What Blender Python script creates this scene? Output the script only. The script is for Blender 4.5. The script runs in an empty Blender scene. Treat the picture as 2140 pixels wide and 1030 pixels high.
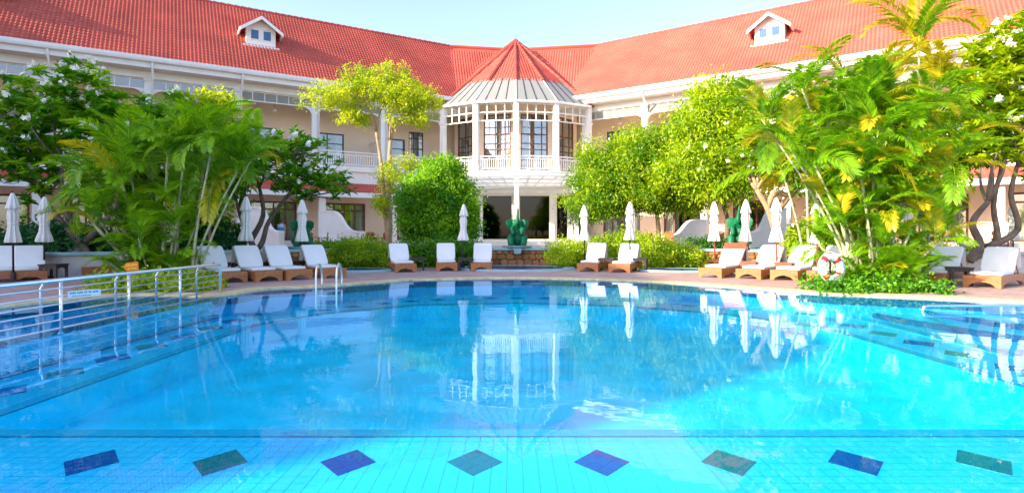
import bpy, bmesh, math, random
import numpy as np
from mathutils import Matrix, Vector, Euler, noise
from mathutils.geometry import tessellate_polygon

R = math.radians
SC = bpy.context.scene
COL = SC.collection
rnd = random.Random(7)

# ------------------------------------------------------------ camera
cam_d = bpy.data.cameras.new('camera')
cam = bpy.data.objects.new('camera', cam_d)
COL.objects.link(cam)
cam.location = (0, 0, 1.3)
cam.rotation_euler = (R(90), 0, 0)
cam_d.sensor_width = 36
cam_d.lens = 36 * 1200 / 2140
cam_d.shift_y = -24 / 2140
cam_d.clip_start = 0.05
cam_d.clip_end = 3000
SC.camera = cam

# ------------------------------------------------------------ sky and sun
SUN_EL, SUN_AZ = R(20.8), math.atan2(-0.893, -0.45)      # direction towards the sun (azimuth from +Y, towards +X)
sun_vec = Vector((math.sin(SUN_AZ) * math.cos(SUN_EL), math.cos(SUN_AZ) * math.cos(SUN_EL), math.sin(SUN_EL)))
world = bpy.data.worlds.new('World')
SC.world = world
world.use_nodes = True
wn = world.node_tree
wn.nodes.clear()
sky_n = wn.nodes.new('ShaderNodeTexSky')
sky_n.sky_type = 'NISHITA'
sky_n.sun_disc = False
sky_n.sun_elevation = SUN_EL
sky_n.sun_rotation = SUN_AZ
sky_n.altitude = 10
sky_n.air_density = 1.0
sky_n.dust_density = 1.3
sky_n.ozone_density = 2.2
bg = wn.nodes.new('ShaderNodeBackground')
bg.inputs['Strength'].default_value = 0.15
wo = wn.nodes.new('ShaderNodeOutputWorld')
air = wn.nodes.new('ShaderNodeMix'); air.data_type = 'RGBA'; air.blend_type = 'MULTIPLY'; air.inputs['Factor'].default_value = 1.0
air.inputs['B'].default_value = (1.0, 0.88, 0.92, 1)            # the whole sky a touch less green
wn.links.new(sky_n.outputs[0], air.inputs['A'])
wn.links.new(air.outputs['Result'], bg.inputs['Color'])
wn.links.new(bg.outputs[0], wo.inputs['Surface'])

sun_l = bpy.data.lights.new('sun', 'SUN')
sun_l.energy = 3.0
sun_l.angle = R(0.5)
sun_l.color = (1.0, 0.84, 0.62)
sun_o = bpy.data.objects.new('sun', sun_l)
COL.objects.link(sun_o)
sun_o.location = (-40, -20, 40)
sun_o.rotation_euler = sun_vec.to_track_quat('Z', 'Y').to_euler()

SC.view_settings.view_transform = 'Standard'
SC.view_settings.look = 'None'
SC.view_settings.exposure = 1.92
SC.view_settings.gamma = 1.0
SC.render.engine = 'CYCLES'
SC.cycles.use_denoising = True
SC.cycles.max_bounces = 10
SC.cycles.diffuse_bounces = 6
SC.cycles.glossy_bounces = 4
SC.cycles.transparent_max_bounces = 16
SC.cycles.sample_clamp_indirect = 6

# ------------------------------------------------------------ helpers
F = 1200.0
def wx(px, d):            # lateral position of photograph column px at distance d
    return (px - 1070) * d / F
def wz(py, d):            # height of photograph row py at distance d
    return 1.3 + (491 - py) * d / F
def gd(py, z=0.1):        # distance of a ground point of height z
    return F * (1.3 - z) / (py - 491)

def tag(o, label=None, cat=None, group=None, kind=None):
    if label: o['label'] = label
    if cat: o['category'] = cat
    if group: o['group'] = group
    if kind: o['kind'] = kind
    return o

def empty(name, loc=(0, 0, 0), rz=0.0, parent=None):
    o = bpy.data.objects.new(name, None)
    o.empty_display_size = 0.2
    o.location = loc
    o.rotation_euler = (0, 0, rz)
    o.parent = parent
    COL.objects.link(o)
    return o

def link(name, me, parent=None, loc=None, rot=None, scale=None):
    o = bpy.data.objects.new(name, me)
    o.parent = parent
    if loc is not None: o.location = loc
    if rot is not None: o.rotation_euler = rot
    if scale is not None: o.scale = scale
    COL.objects.link(o)
    return o

def copy_tree(o, parent=None):
    c = o.copy()
    COL.objects.link(c)
    c.parent = parent
    for ch in o.children:
        copy_tree(ch, c)
    return c

def np_mesh(name, V, FC, mat=None, smooth=False, tint=None):
    """fast mesh from arrays, all faces of the same size"""
    V = np.asarray(V, np.float32).reshape(-1, 3)
    FC = np.asarray(FC, np.int32)
    n, k = FC.shape
    me = bpy.data.meshes.new(name)
    me.vertices.add(len(V))
    me.vertices.foreach_set('co', V.ravel())
    me.loops.add(n * k)
    me.loops.foreach_set('vertex_index', FC.ravel())
    me.polygons.add(n)
    me.polygons.foreach_set('loop_start', np.arange(0, n * k, k, dtype=np.int32))
    me.polygons.foreach_set('loop_total', np.full(n, k, np.int32))
    if smooth:
        me.polygons.foreach_set('use_smooth', np.ones(n, bool))
    if tint is not None:
        a = me.attributes.new('tint', 'FLOAT', 'POINT')
        a.data.foreach_set('value', np.asarray(tint, np.float32))
    me.update(calc_edges=True)
    if mat: me.materials.append(mat)
    return me

class MB:
    """collects simple shapes, builds them as one mesh"""
    def __init__(self, M=None):
        self.v, self.f, self.M = [], [], M or Matrix()
    def _add(self, vs, fs, M=None):
        b = len(self.v)
        m = self.M @ M if M else self.M
        self.v += [tuple(m @ Vector(p)) for p in vs]
        self.f += [tuple(i + b for i in q) for q in fs]
        return self
    def box(self, x0, x1, y0, y1, z0, z1, M=None):
        if x1 < x0: x0, x1 = x1, x0
        if y1 < y0: y0, y1 = y1, y0
        vs = [(x0, y0, z0), (x1, y0, z0), (x1, y1, z0), (x0, y1, z0), (x0, y0, z1), (x1, y0, z1), (x1, y1, z1), (x0, y1, z1)]
        return self._add(vs, [(0, 3, 2, 1), (4, 5, 6, 7), (0, 1, 5, 4), (1, 2, 6, 5), (2, 3, 7, 6), (3, 0, 4, 7)], M)
    def prism(self, poly, t0, t1, plane='xz', M=None):
        """polygon (a,b) extruded along the third axis from t0 to t1"""
        def p(a, b, t):
            return {'xz': (a, t, b), 'yz': (t, a, b), 'xy': (a, b, t)}[plane]
        n = len(poly)
        vs = [p(a, b, t0) for a, b in poly] + [p(a, b, t1) for a, b in poly]
        fs = []
        for tri in tessellate_polygon([[Vector((a, b, 0)) for a, b in poly]]):
            fs.append(tuple(tri)); fs.append(tuple(n + i for i in reversed(tri)))
        for i in range(n):
            j = (i + 1) % n
            fs.append((i, j, n + j, n + i))
        return self._add(vs, fs, M)
    def tube(self, pts, r, sides=8, cap=True, M=None):
        pts = [Vector(p) for p in pts]
        n = len(pts)
        rs = r if isinstance(r, (list, tuple)) else [r] * n
        vs, fs = [], []
        prev = None
        for i, p in enumerate(pts):
            d = (pts[min(i + 1, n - 1)] - pts[max(i - 1, 0)])
            d = d.normalized() if d.length > 1e-9 else Vector((0, 0, 1))
            if prev is None:
                a = Vector((1, 0, 0)) if abs(d.x) < 0.8 else Vector((0, 1, 0))
                a = (a - d * a.dot(d)).normalized()
            else:
                a = prev - d * prev.dot(d)
                a = a.normalized() if a.length > 1e-6 else d.orthogonal().normalized()
            prev = a
            b = d.cross(a)
            for s in range(sides):
                t = 2 * math.pi * s / sides
                vs.append(p + (a * math.cos(t) + b * math.sin(t)) * rs[i])
        for i in range(n - 1):
            for s in range(sides):
                s2 = (s + 1) % sides
                fs.append((i * sides + s, i * sides + s2, (i + 1) * sides + s2, (i + 1) * sides + s))
        if cap:
            fs.append(tuple(reversed(range(sides))))
            fs.append(tuple(range((n - 1) * sides, n * sides)))
        return self._add(vs, fs, M)
    def lathe(self, prof, sides=20, M=None, fn=None):
        """profile of (r, z); fn(theta, i) scales the radius"""
        vs, fs = [], []
        for i, (r, z) in enumerate(prof):
            for s in range(sides):
                t = 2 * math.pi * s / sides
                q = r * (fn(t, i) if fn else 1)
                vs.append((q * math.cos(t), q * math.sin(t), z))
        for i in range(len(prof) - 1):
            for s in range(sides):
                s2 = (s + 1) % sides
                fs.append((i * sides + s, i * sides + s2, (i + 1) * sides + s2, (i + 1) * sides + s))
        fs.append(tuple(reversed(range(sides))))
        fs.append(tuple(range((len(prof) - 1) * sides, len(prof) * sides)))
        return self._add(vs, fs, M)
    def quad(self, a, b, c, d):
        return self._add([a, b, c, d], [(0, 1, 2, 3)])
    def mesh(self, name, mat, smooth=False, bevel=0.0):
        me = bpy.data.meshes.new(name)
        me.from_pydata(self.v, [], self.f)
        me.update()
        bm = bmesh.new(); bm.from_mesh(me)
        bmesh.ops.recalc_face_normals(bm, faces=bm.faces)
        if bevel:
            es = [e for e in bm.edges if len(e.link_faces) == 2 and e.calc_face_angle(0) > 0.6]
            bmesh.ops.bevel(bm, geom=es, offset=bevel, segments=2, profile=0.5, affect='EDGES', clamp_overlap=True)
        bm.to_mesh(me); bm.free()
        if smooth:
            me.polygons.foreach_set('use_smooth', [True] * len(me.polygons))
            me.update()
        if mat: me.materials.append(mat)
        return me
    def build(self, name, mat, parent=None, smooth=False, bevel=0.0, **k):
        return link(name, self.mesh(name, mat, smooth, bevel), parent, **k)

def smooth_path(pts, n=6, closed=False):
    """Catmull-Rom through points (any dimension)"""
    P = [Vector(p) for p in pts]
    m = len(P)
    out = []
    rng = range(m if closed else m - 1)
    for i in rng:
        if closed:
            a, b, c, d = P[(i - 1) % m], P[i], P[(i + 1) % m], P[(i + 2) % m]
        else:
            a, b, c, d = P[max(i - 1, 0)], P[i], P[i + 1], P[min(i + 2, m - 1)]
        for k in range(n):
            t = k / n
            out.append(0.5 * ((2 * b) + (c - a) * t + (2 * a - 5 * b + 4 * c - d) * t * t + (3 * b - a - 3 * c + d) * t ** 3))
    if not closed: out.append(P[-1])
    return out

def blob_mesh(name, balls, voxel, mat, smooth_it=4):
    """overlapping spheres (x,y,z,r[,sx,sy,sz]) fused into ONE continuous skin"""
    bm = bmesh.new()
    for b in balls:
        x, y, z, r = b[:4]
        s = b[4:7] if len(b) > 4 else (1, 1, 1)
        bmesh.ops.create_icosphere(bm, subdivisions=3, radius=r, matrix=Matrix.Translation((x, y, z)) @ Matrix.Diagonal((s[0], s[1], s[2], 1)))
    me = bpy.data.meshes.new(name + '_src')
    bm.to_mesh(me); bm.free()
    o = bpy.data.objects.new(name + '_src', me)
    COL.objects.link(o)
    m = o.modifiers.new('r', 'REMESH'); m.mode = 'VOXEL'; m.voxel_size = voxel
    m = o.modifiers.new('s', 'SMOOTH'); m.iterations = smooth_it; m.factor = 0.5
    dg = bpy.context.evaluated_depsgraph_get()
    out = bpy.data.meshes.new_from_object(o.evaluated_get(dg))
    bpy.data.objects.remove(o); bpy.data.meshes.remove(me)
    out.name = name
    out.polygons.foreach_set('use_smooth', [True] * len(out.polygons))
    out.materials.clear(); out.materials.append(mat)
    return out

def chain(a, b, ra, rb, n=8, s=None):
    a, b = Vector(a), Vector(b)
    out = []
    for i in range(n + 1):
        t = i / n
        p = a.lerp(b, t)
        out.append((p.x, p.y, p.z, ra + (rb - ra) * t) + (tuple(s) if s else ()))
    return out

# ------------------------------------------------------------ materials
def mat(name, col, rough=0.6, var=0.12, scale=3.0, bump=0.0, bscale=60, metal=0.0, spec=0.5, col2=None, coat=0.0):
    m = bpy.data.materials.new(name)
    m.use_nodes = True
    nt = m.node_tree; b = nt.nodes['Principled BSDF']
    b.inputs['Roughness'].default_value = rough
    b.inputs['Metallic'].default_value = metal
    b.inputs['Specular IOR Level'].default_value = spec
    b.inputs['Coat Weight'].default_value = coat
    tc = nt.nodes.new('ShaderNodeTexCoord')
    nz = nt.nodes.new('ShaderNodeTexNoise')
    nz.inputs['Scale'].default_value = scale
    nz.inputs['Detail'].default_value = 6
    nt.links.new(tc.outputs['Object'], nz.inputs['Vector'])
    cr = nt.nodes.new('ShaderNodeValToRGB')
    c2 = col2 or tuple(min(1, c * (1 + var)) for c in col)
    c1 = tuple(c * (1 - var) for c in col)
    cr.color_ramp.elements[0].position = 0.3; cr.color_ramp.elements[0].color = (*c1, 1)
    cr.color_ramp.elements[1].position = 0.7; cr.color_ramp.elements[1].color = (*c2, 1)
    nt.links.new(nz.outputs['Fac'], cr.inputs['Fac'])
    nt.links.new(cr.outputs['Color'], b.inputs['Base Color'])
    if bump:
        n2 = nt.nodes.new('ShaderNodeTexNoise'); n2.inputs['Scale'].default_value = bscale; n2.inputs['Detail'].default_value = 4
        nt.links.new(tc.outputs['Object'], n2.inputs['Vector'])
        bp = nt.nodes.new('ShaderNodeBump'); bp.inputs['Strength'].default_value = bump; bp.inputs['Distance'].default_value = 0.02
        nt.links.new(n2.outputs['Fac'], bp.inputs['Height'])
        nt.links.new(bp.outputs['Normal'], b.inputs['Normal'])
    return m

def mat_random(name, cols, rough=0.6, bump=0.3, bscale=30, spec=0.4, nscale=6):
    """every object of the material gets its own tone"""
    m = mat(name, cols[0], rough, 0.1, nscale, bump, bscale, spec=spec)
    nt = m.node_tree; b = nt.nodes['Principled BSDF']
    oi = nt.nodes.new('ShaderNodeObjectInfo')
    cr = nt.nodes.new('ShaderNodeValToRGB')
    e = cr.color_ramp.elements
    while len(e) < len(cols): e.new(0.5)
    for i, c in enumerate(cols):
        e[i].position = i / (len(cols) - 1); e[i].color = (*c, 1)
    nt.links.new(oi.outputs['Random'], cr.inputs['Fac'])
    old = [n for n in nt.nodes if n.type == 'VALTORGB' and n != cr][0]
    mx = nt.nodes.new('ShaderNodeMix'); mx.data_type = 'RGBA'; mx.blend_type = 'MULTIPLY'; mx.inputs['Factor'].default_value = 1
    old.color_ramp.elements[0].color = (0.7, 0.7, 0.7, 1); old.color_ramp.elements[1].color = (1.15, 1.15, 1.15, 1)
    nt.links.new(cr.outputs['Color'], mx.inputs['A']); nt.links.new(old.outputs['Color'], mx.inputs['B'])
    nt.links.new(mx.outputs['Result'], b.inputs['Base Color'])
    return m

def foliage(name, dark, light, transl=0.45, gloss=0.035, rough=0.4):
    m = bpy.data.materials.new(name); m.use_nodes = True
    nt = m.node_tree; nt.nodes.clear()
    at = nt.nodes.new('ShaderNodeAttribute'); at.attribute_name = 'tint'
    cr = nt.nodes.new('ShaderNodeValToRGB')
    cr.color_ramp.elements[0].color = (*dark, 1); cr.color_ramp.elements[1].color = (*light, 1)
    nt.links.new(at.outputs['Fac'], cr.inputs['Fac'])
    d = nt.nodes.new('ShaderNodeBsdfDiffuse'); t = nt.nodes.new('ShaderNodeBsdfTranslucent'); g = nt.nodes.new('ShaderNodeBsdfGlossy')
    g.inputs['Roughness'].default_value = rough
    g.inputs['Color'].default_value = (0.8, 0.85, 0.8, 1)
    hs = nt.nodes.new('ShaderNodeHueSaturation'); hs.inputs['Hue'].default_value = 0.488; hs.inputs['Value'].default_value = 1.25
    nt.links.new(cr.outputs['Color'], hs.inputs['Color'])
    nt.links.new(cr.outputs['Color'], d.inputs['Color']); nt.links.new(hs.outputs['Color'], t.inputs['Color'])
    m1 = nt.nodes.new('ShaderNodeMixShader'); m1.inputs[0].default_value = transl
    m2 = nt.nodes.new('ShaderNodeMixShader'); m2.inputs[0].default_value = gloss
    nt.links.new(d.outputs[0], m1.inputs[1]); nt.links.new(t.outputs[0], m1.inputs[2])
    nt.links.new(m1.outputs[0], m2.inputs[1]); nt.links.new(g.outputs[0], m2.inputs[2])
    o = nt.nodes.new('ShaderNodeOutputMaterial'); nt.links.new(m2.outputs[0], o.inputs['Surface'])
    return m

def schlick(nt, f0, normal=None, f1=1.0):
    """mirror share by angle, the same from both sides of the sheet"""
    geo = nt.nodes.new('ShaderNodeNewGeometry')
    dt = nt.nodes.new('ShaderNodeVectorMath'); dt.operation = 'DOT_PRODUCT'
    nt.links.new(normal or geo.outputs['Normal'], dt.inputs[0]); nt.links.new(geo.outputs['Incoming'], dt.inputs[1])
    ab = nt.nodes.new('ShaderNodeMath'); ab.operation = 'ABSOLUTE'; nt.links.new(dt.outputs['Value'], ab.inputs[0])
    om = nt.nodes.new('ShaderNodeMath'); om.operation = 'SUBTRACT'; om.inputs[0].default_value = 1.0; nt.links.new(ab.outputs[0], om.inputs[1]); om.use_clamp = True
    pw = nt.nodes.new('ShaderNodeMath'); pw.operation = 'POWER'; pw.inputs[1].default_value = 5.0; nt.links.new(om.outputs[0], pw.inputs[0])
    ma = nt.nodes.new('ShaderNodeMath'); ma.operation = 'MULTIPLY_ADD'; ma.inputs[1].default_value = f1 - f0; ma.inputs[2].default_value = f0
    nt.links.new(pw.outputs[0], ma.inputs[0])
    return ma.outputs[0]

def glass(name, tint=(0.8, 0.84, 0.86), f0=0.16, rough=0.01):
    m = bpy.data.materials.new(name); m.use_nodes = True
    nt = m.node_tree; nt.nodes.clear()
    tr = nt.nodes.new('ShaderNodeBsdfTransparent'); tr.inputs['Color'].default_value = (*tint, 1)
    g = nt.nodes.new('ShaderNodeBsdfGlossy'); g.inputs['Roughness'].default_value = rough
    mx = nt.nodes.new('ShaderNodeMixShader')
    nt.links.new(schlick(nt, f0), mx.inputs[0]); nt.links.new(tr.outputs[0], mx.inputs[1]); nt.links.new(g.outputs[0], mx.inputs[2])
    o = nt.nodes.new('ShaderNodeOutputMaterial'); nt.links.new(mx.outputs[0], o.inputs['Surface'])
    return m

def translucent(name, col, f=0.4):
    m = bpy.data.materials.new(name); m.use_nodes = True
    nt = m.node_tree; nt.nodes.clear()
    d = nt.nodes.new('ShaderNodeBsdfDiffuse'); d.inputs['Color'].default_value = (*col, 1)
    t = nt.nodes.new('ShaderNodeBsdfTranslucent'); t.inputs['Color'].default_value = (*col, 1)
    mx = nt.nodes.new('ShaderNodeMixShader'); mx.inputs[0].default_value = f
    nt.links.new(d.outputs[0], mx.inputs[1]); nt.links.new(t.outputs[0], mx.inputs[2])
    o = nt.nodes.new('ShaderNodeOutputMaterial'); nt.links.new(mx.outputs[0], o.inputs['Surface'])
    return m

MT = {}
MT['tile'] = mat('red_roof_tile', (0.46, 0.09, 0.062), 0.55, 0.2, 0.5, 0.0, spec=0.3)
MT['tile_one'] = mat_random('red_roof_tile_single', [(0.42, 0.075, 0.052), (0.46, 0.09, 0.062), (0.49, 0.11, 0.075)], 0.55, 0.0, spec=0.3)
MT['white'] = mat('white_paint', (0.80, 0.79, 0.75), 0.5, 0.04, 1.5)
MT['cream'] = mat('cream_wall', (0.85, 0.66, 0.49), 0.75, 0.06, 0.6, 0.15, 40)
MT['ivory'] = mat('ivory_wall', (0.78, 0.72, 0.62), 0.7, 0.05, 0.7, 0.1, 40)
MT['brown_frame'] = mat('brown_timber', (0.16, 0.055, 0.03), 0.45, 0.25, 8)
MT['dark_frame'] = mat('dark_frame', (0.035, 0.025, 0.02), 0.4, 0.2, 8)
MT['glass'] = glass('window_glass')
MT['dark_glass'] = glass('dark_window_glass', (0.22, 0.22, 0.26), 0.04)
MT['bay_glass'] = glass('bay_window_glass', (0.85, 0.88, 0.9), 0.28)
MT['roof_glass'] = translucent('frosted_roof_sheet', (0.46, 0.48, 0.46), 0.45)
MT['canopy_glass'] = translucent('milky_canopy_sheet', (0.86, 0.90, 0.92), 0.6)
MT['curtain'] = mat('curtain', (0.80, 0.75, 0.62), 0.9, 0.15, 6)
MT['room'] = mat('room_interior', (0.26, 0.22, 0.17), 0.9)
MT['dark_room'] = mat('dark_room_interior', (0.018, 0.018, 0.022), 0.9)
MT['blue_glass'] = mat('blue_dormer_glass', (0.02, 0.10, 0.22), 0.08, 0.1, spec=0.8)
MT['wood'] = mat('teak', (0.37, 0.135, 0.042), 0.45, 0.22, 9, 0.1, 60)
MT['dark_wood'] = mat('dark_stained_wood', (0.035, 0.022, 0.02), 0.5, 0.3, 9)
MT['red_wood'] = mat('reddish_wood', (0.28, 0.065, 0.03), 0.45, 0.2, 9)
MT['cushion'] = mat('white_cushion', (0.80, 0.80, 0.78), 0.9, 0.03, 2.5, 0.25, 12)
MT['canvas'] = mat('white_canvas', (0.78, 0.77, 0.73), 0.85, 0.05, 3, 0.15, 25)
MT['red_towel'] = mat('red_towel', (0.62, 0.07, 0.035), 0.95, 0.1, 5, 0.3, 80)
MT['steel'] = mat('stainless_steel', (0.74, 0.74, 0.73), 0.36, 0.05, 3, metal=1.0)
MT['cap'] = mat('blue_grey_stone', (0.27, 0.44, 0.47), 0.55, 0.15, 2.5, 0.2, 30)
MT['render'] = mat('grey_white_render', (0.55, 0.53, 0.50), 0.8, 0.08, 1.5, 0.2, 30)
MT['jade'] = mat('green_statue', (0.004, 0.135, 0.055), 0.5, 0.3, 3.5, 0.25, 22, spec=0.3)
MT['bark'] = mat('grey_bark', (0.16, 0.12, 0.09), 0.9, 0.35, 5, 0.8, 24)
MT['pale_bark'] = mat('pale_bark', (0.40, 0.28, 0.17), 0.85, 0.25, 4, 0.5, 20)
MT['palm_stem'] = mat('palm_stem', (0.40, 0.40, 0.24), 0.6, 0.3, 5, 0.4, 30)
MT['soil'] = mat('planting_soil', (0.06, 0.045, 0.03), 0.95, 0.35, 4, 0.6, 30)
MT['grass'] = mat('lawn', (0.07, 0.14, 0.025), 0.9, 0.4, 3, 0.8, 60)
MT['coping'] = mat_random('pale_coping_stone', [(0.68, 0.52, 0.27), (0.72, 0.56, 0.31), (0.70, 0.53, 0.29)], 0.75, 0.3, 40)
MT['stone'] = mat_random('golden_rubble_stone', [(0.20, 0.085, 0.03), (0.38, 0.17, 0.055), (0.48, 0.24, 0.09), (0.30, 0.15, 0.075), (0.42, 0.18, 0.05)], 0.8, 0.7, 12)
MT['mortar'] = mat('mortar', (0.12, 0.085, 0.06), 0.95, 0.2, 5)
MT['red'] = mat('red_band', (0.55, 0.03, 0.03), 0.5, 0.08)
MT['ring_white'] = mat('ring_white', (0.80, 0.80, 0.78), 0.45, 0.04)
MT['orange'] = mat('orange_sign', (0.70, 0.20, 0.015), 0.5, 0.1)
MT['yellow'] = mat('yellow_lettering', (0.85, 0.55, 0.05), 0.5, 0.05)
MT['sign_blue'] = mat('pale_sign', (0.62, 0.76, 0.80), 0.4, 0.03)
MT['ink'] = mat('blue_ink', (0.03, 0.16, 0.24), 0.5, 0.05)
MT['dark_blue_tile'] = mat('cobalt_tile', (0.002, 0.055, 0.32), 0.2, 0.15, 30)
MT['green_tile'] = mat('sea_green_tile', (0.002, 0.17, 0.21), 0.2, 0.15, 30)
MT['band_tile'] = mat('teal_band_tile', (0.02, 0.45, 0.68), 0.25, 0.1, 20)
MT['skin'] = mat('skin', (0.48, 0.25, 0.16), 0.6, 0.05)
MT['hair'] = mat('dark_hair', (0.02, 0.014, 0.01), 0.6, 0.2)
MT['shirt'] = mat('blue_shirt', (0.03, 0.28, 0.60), 0.9, 0.08)
MT['shirt_top'] = mat('pale_shirt', (0.30, 0.52, 0.75), 0.9, 0.08)
MT['shorts'] = mat('navy_shorts', (0.01, 0.05, 0.20), 0.9, 0.1)
MT['black'] = mat('black_plastic', (0.02, 0.02, 0.022), 0.45, 0.1)
MT['petal'] = mat('white_petals', (0.85, 0.83, 0.74), 0.7, 0.03)
# foliage families (dark, light)
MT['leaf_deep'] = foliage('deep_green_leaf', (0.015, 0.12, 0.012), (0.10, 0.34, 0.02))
MT['leaf_mid'] = foliage('mid_green_leaf', (0.025, 0.20, 0.006), (0.22, 0.52, 0.01), 0.5)
MT['leaf_bright'] = foliage('bright_green_leaf', (0.10, 0.32, 0.005), (0.56, 0.70, 0.008), 0.55)
MT['leaf_yellow'] = foliage('yellow_leaf', (0.24, 0.42, 0.01), (0.66, 0.74, 0.012), 0.55)
MT['leaf_palm'] = foliage('palm_leaf', (0.03, 0.24, 0.006), (0.36, 0.62, 0.008), 0.5, 0.05)
MT['leaf_palm_y'] = foliage('yellowing_palm_leaf', (0.22, 0.36, 0.01), (0.74, 0.62, 0.015), 0.5, 0.05)
MT['leaf_round'] = foliage('fresh_green_leaf', (0.04, 0.28, 0.006), (0.38, 0.66, 0.01), 0.55)
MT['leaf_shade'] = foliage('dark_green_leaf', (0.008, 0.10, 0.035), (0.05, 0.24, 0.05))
# ============================================================ pool, deck and terraces
def brick_mat(name, c1, c2, mortar, w, h, msize=0.006, rough=0.7, offset=0.5, bump=0.3, rot=0.0):
    m = mat(name, c1, rough, 0.1, 1.5)
    nt = m.node_tree; b = nt.nodes['Principled BSDF']
    br = nt.nodes.new('ShaderNodeTexBrick')
    br.inputs['Scale'].default_value = 1.0
    br.inputs['Brick Width'].default_value = w; br.inputs['Row Height'].default_value = h
    br.inputs['Mortar Size'].default_value = msize; br.offset = offset
    br.inputs['Color1'].default_value = (*c1, 1); br.inputs['Color2'].default_value = (*c2, 1); br.inputs['Mortar'].default_value = (*mortar, 1)
    geo = nt.nodes.new('ShaderNodeNewGeometry')
    mp = nt.nodes.new('ShaderNodeMapping'); mp.inputs['Rotation'].default_value = (0, 0, rot)
    nt.links.new(geo.outputs['Position'], mp.inputs['Vector']); nt.links.new(mp.outputs[0], br.inputs['Vector'])
    old = [n for n in nt.nodes if n.type == 'VALTORGB'][0]
    old.color_ramp.elements[0].color = (0.78, 0.78, 0.78, 1); old.color_ramp.elements[1].color = (1.12, 1.12, 1.12, 1)
    mx = nt.nodes.new('ShaderNodeMix'); mx.data_type = 'RGBA'; mx.blend_type = 'MULTIPLY'; mx.inputs['Factor'].default_value = 1
    nt.links.new(br.outputs['Color'], mx.inputs['A']); nt.links.new(old.outputs['Color'], mx.inputs['B'])
    nt.links.new(mx.outputs['Result'], b.inputs['Base Color'])
    if bump:
        bp = nt.nodes.new('ShaderNodeBump'); bp.inputs['Strength'].default_value = bump; bp.inputs['Distance'].default_value = 0.004; bp.invert = True
        nt.links.new(br.outputs['Fac'], bp.inputs['Height']); nt.links.new(bp.outputs['Normal'], b.inputs['Normal'])
    return m

MT['deck'] = brick_mat('mauve_pavers', (0.54, 0.36, 0.31), (0.49, 0.32, 0.28), (0.33, 0.22, 0.20), 0.24, 0.12, 0.008)
MT['pool_shelf'] = brick_mat('pale_pool_tile', (0.065, 0.66, 0.94), (0.062, 0.65, 0.93), (0.04, 0.56, 0.87), 0.11, 0.11, 0.003, 0.3, 0.0, 0.0)
MT['pool_deep'] = brick_mat('blue_pool_tile', (0.010, 0.74, 0.96), (0.010, 0.73, 0.95), (0.008, 0.68, 0.92), 0.11, 0.11, 0.003, 0.3, 0.0, 0.0)
MT['pool_tile'] = mat('single_pool_tile', (0.065, 0.66, 0.94), 0.25, 0.06, 1.3)
MT['pool_wall'] = mat('pool_wall_tile', (0.02, 0.42, 0.72), 0.25, 0.08, 6)
MT['waterline'] = mat('waterline_tile', (0.008, 0.10, 0.26), 0.2, 0.3, 25)

def water_mat(name, tint=(0.38, 0.95, 1.0), ripple=0.035, scale=1.6):
    m = bpy.data.materials.new(name); m.use_nodes = True
    nt = m.node_tree; nt.nodes.clear()
    geo = nt.nodes.new('ShaderNodeNewGeometry')
    mp = nt.nodes.new('ShaderNodeMapping'); mp.inputs['Scale'].default_value = (1.0, 1.0, 1.0)
    nt.links.new(geo.outputs['Position'], mp.inputs['Vector'])
    n1 = nt.nodes.new('ShaderNodeTexNoise'); n1.inputs['Scale'].default_value = scale; n1.inputs['Detail'].default_value = 3; n1.inputs['Roughness'].default_value = 0.45
    n1.inputs['Distortion'].default_value = 0.3
    nt.links.new(mp.outputs[0], n1.inputs['Vector'])
    bp = nt.nodes.new('ShaderNodeBump'); bp.inputs['Strength'].default_value = 1.0; bp.inputs['Distance'].default_value = ripple
    nt.links.new(n1.outputs['Fac'], bp.inputs['Height'])
    n2 = nt.nodes.new('ShaderNodeTexNoise'); n2.inputs['Scale'].default_value = 7.0; n2.inputs['Detail'].default_value = 2
    nt.links.new(mp.outputs[0], n2.inputs['Vector'])
    b2 = nt.nodes.new('ShaderNodeBump'); b2.inputs['Strength'].default_value = 1.0; b2.inputs['Distance'].default_value = ripple * 0.22
    nt.links.new(n2.outputs['Fac'], b2.inputs['Height']); nt.links.new(bp.outputs[0], b2.inputs['Normal'])
    bp = b2
    tr = nt.nodes.new('ShaderNodeBsdfTransparent'); tr.inputs['Color'].default_value = (*tint, 1)
    g = nt.nodes.new('ShaderNodeBsdfGlossy'); g.inputs['Roughness'].default_value = 0.0
    g.inputs['Color'].default_value = (0.64, 0.88, 1.0, 1)
    nt.links.new(bp.outputs[0], g.inputs['Normal'])
    mx = nt.nodes.new('ShaderNodeMixShader')
    nt.links.new(schlick(nt, 0.02, f1=0.8), mx.inputs[0]); nt.links.new(tr.outputs[0], mx.inputs[1]); nt.links.new(g.outputs[0], mx.inputs[2])
    o = nt.nodes.new('ShaderNodeOutputMaterial'); nt.links.new(mx.outputs[0], o.inputs['Surface'])
    return m
MT['water'] = water_mat('pool_water', ripple=0.0022)
MT['pond_water'] = mat('dark_pond_water', (0.006, 0.03, 0.10), 0.25, 0.2, spec=0.25)

right_edge = smooth_path([(-2.87, 16.4), (0.1, 17.05), (3.1, 16.25), (5.0, 14.75), (6.2, 13.4), (6.95, 12.5), (8.2, 11.9), (9.7, 10.95), (12.0, 9.0)], 6)
left_edge = smooth_path([(-9.9, 7.5), (-9.2, 10.1), (-8.6, 11.7), (-7.8, 12.3), (-6.5, 12.05), (-6.05, 12.6), (-5.8, 13.7), (-4.6, 14.45), (-2.87, 16.4)], 6)[:-1]
WL = 0.072                                     # water level, almost flush with the coping
OUT = [(p.x * 0.945, p.y * 0.945) for p in left_edge] + [(p.x * 0.945, p.y * 0.945) for p in right_edge] + [(13.5, 5.0), (13.5, 1.7), (-10.5, 1.7)]

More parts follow.
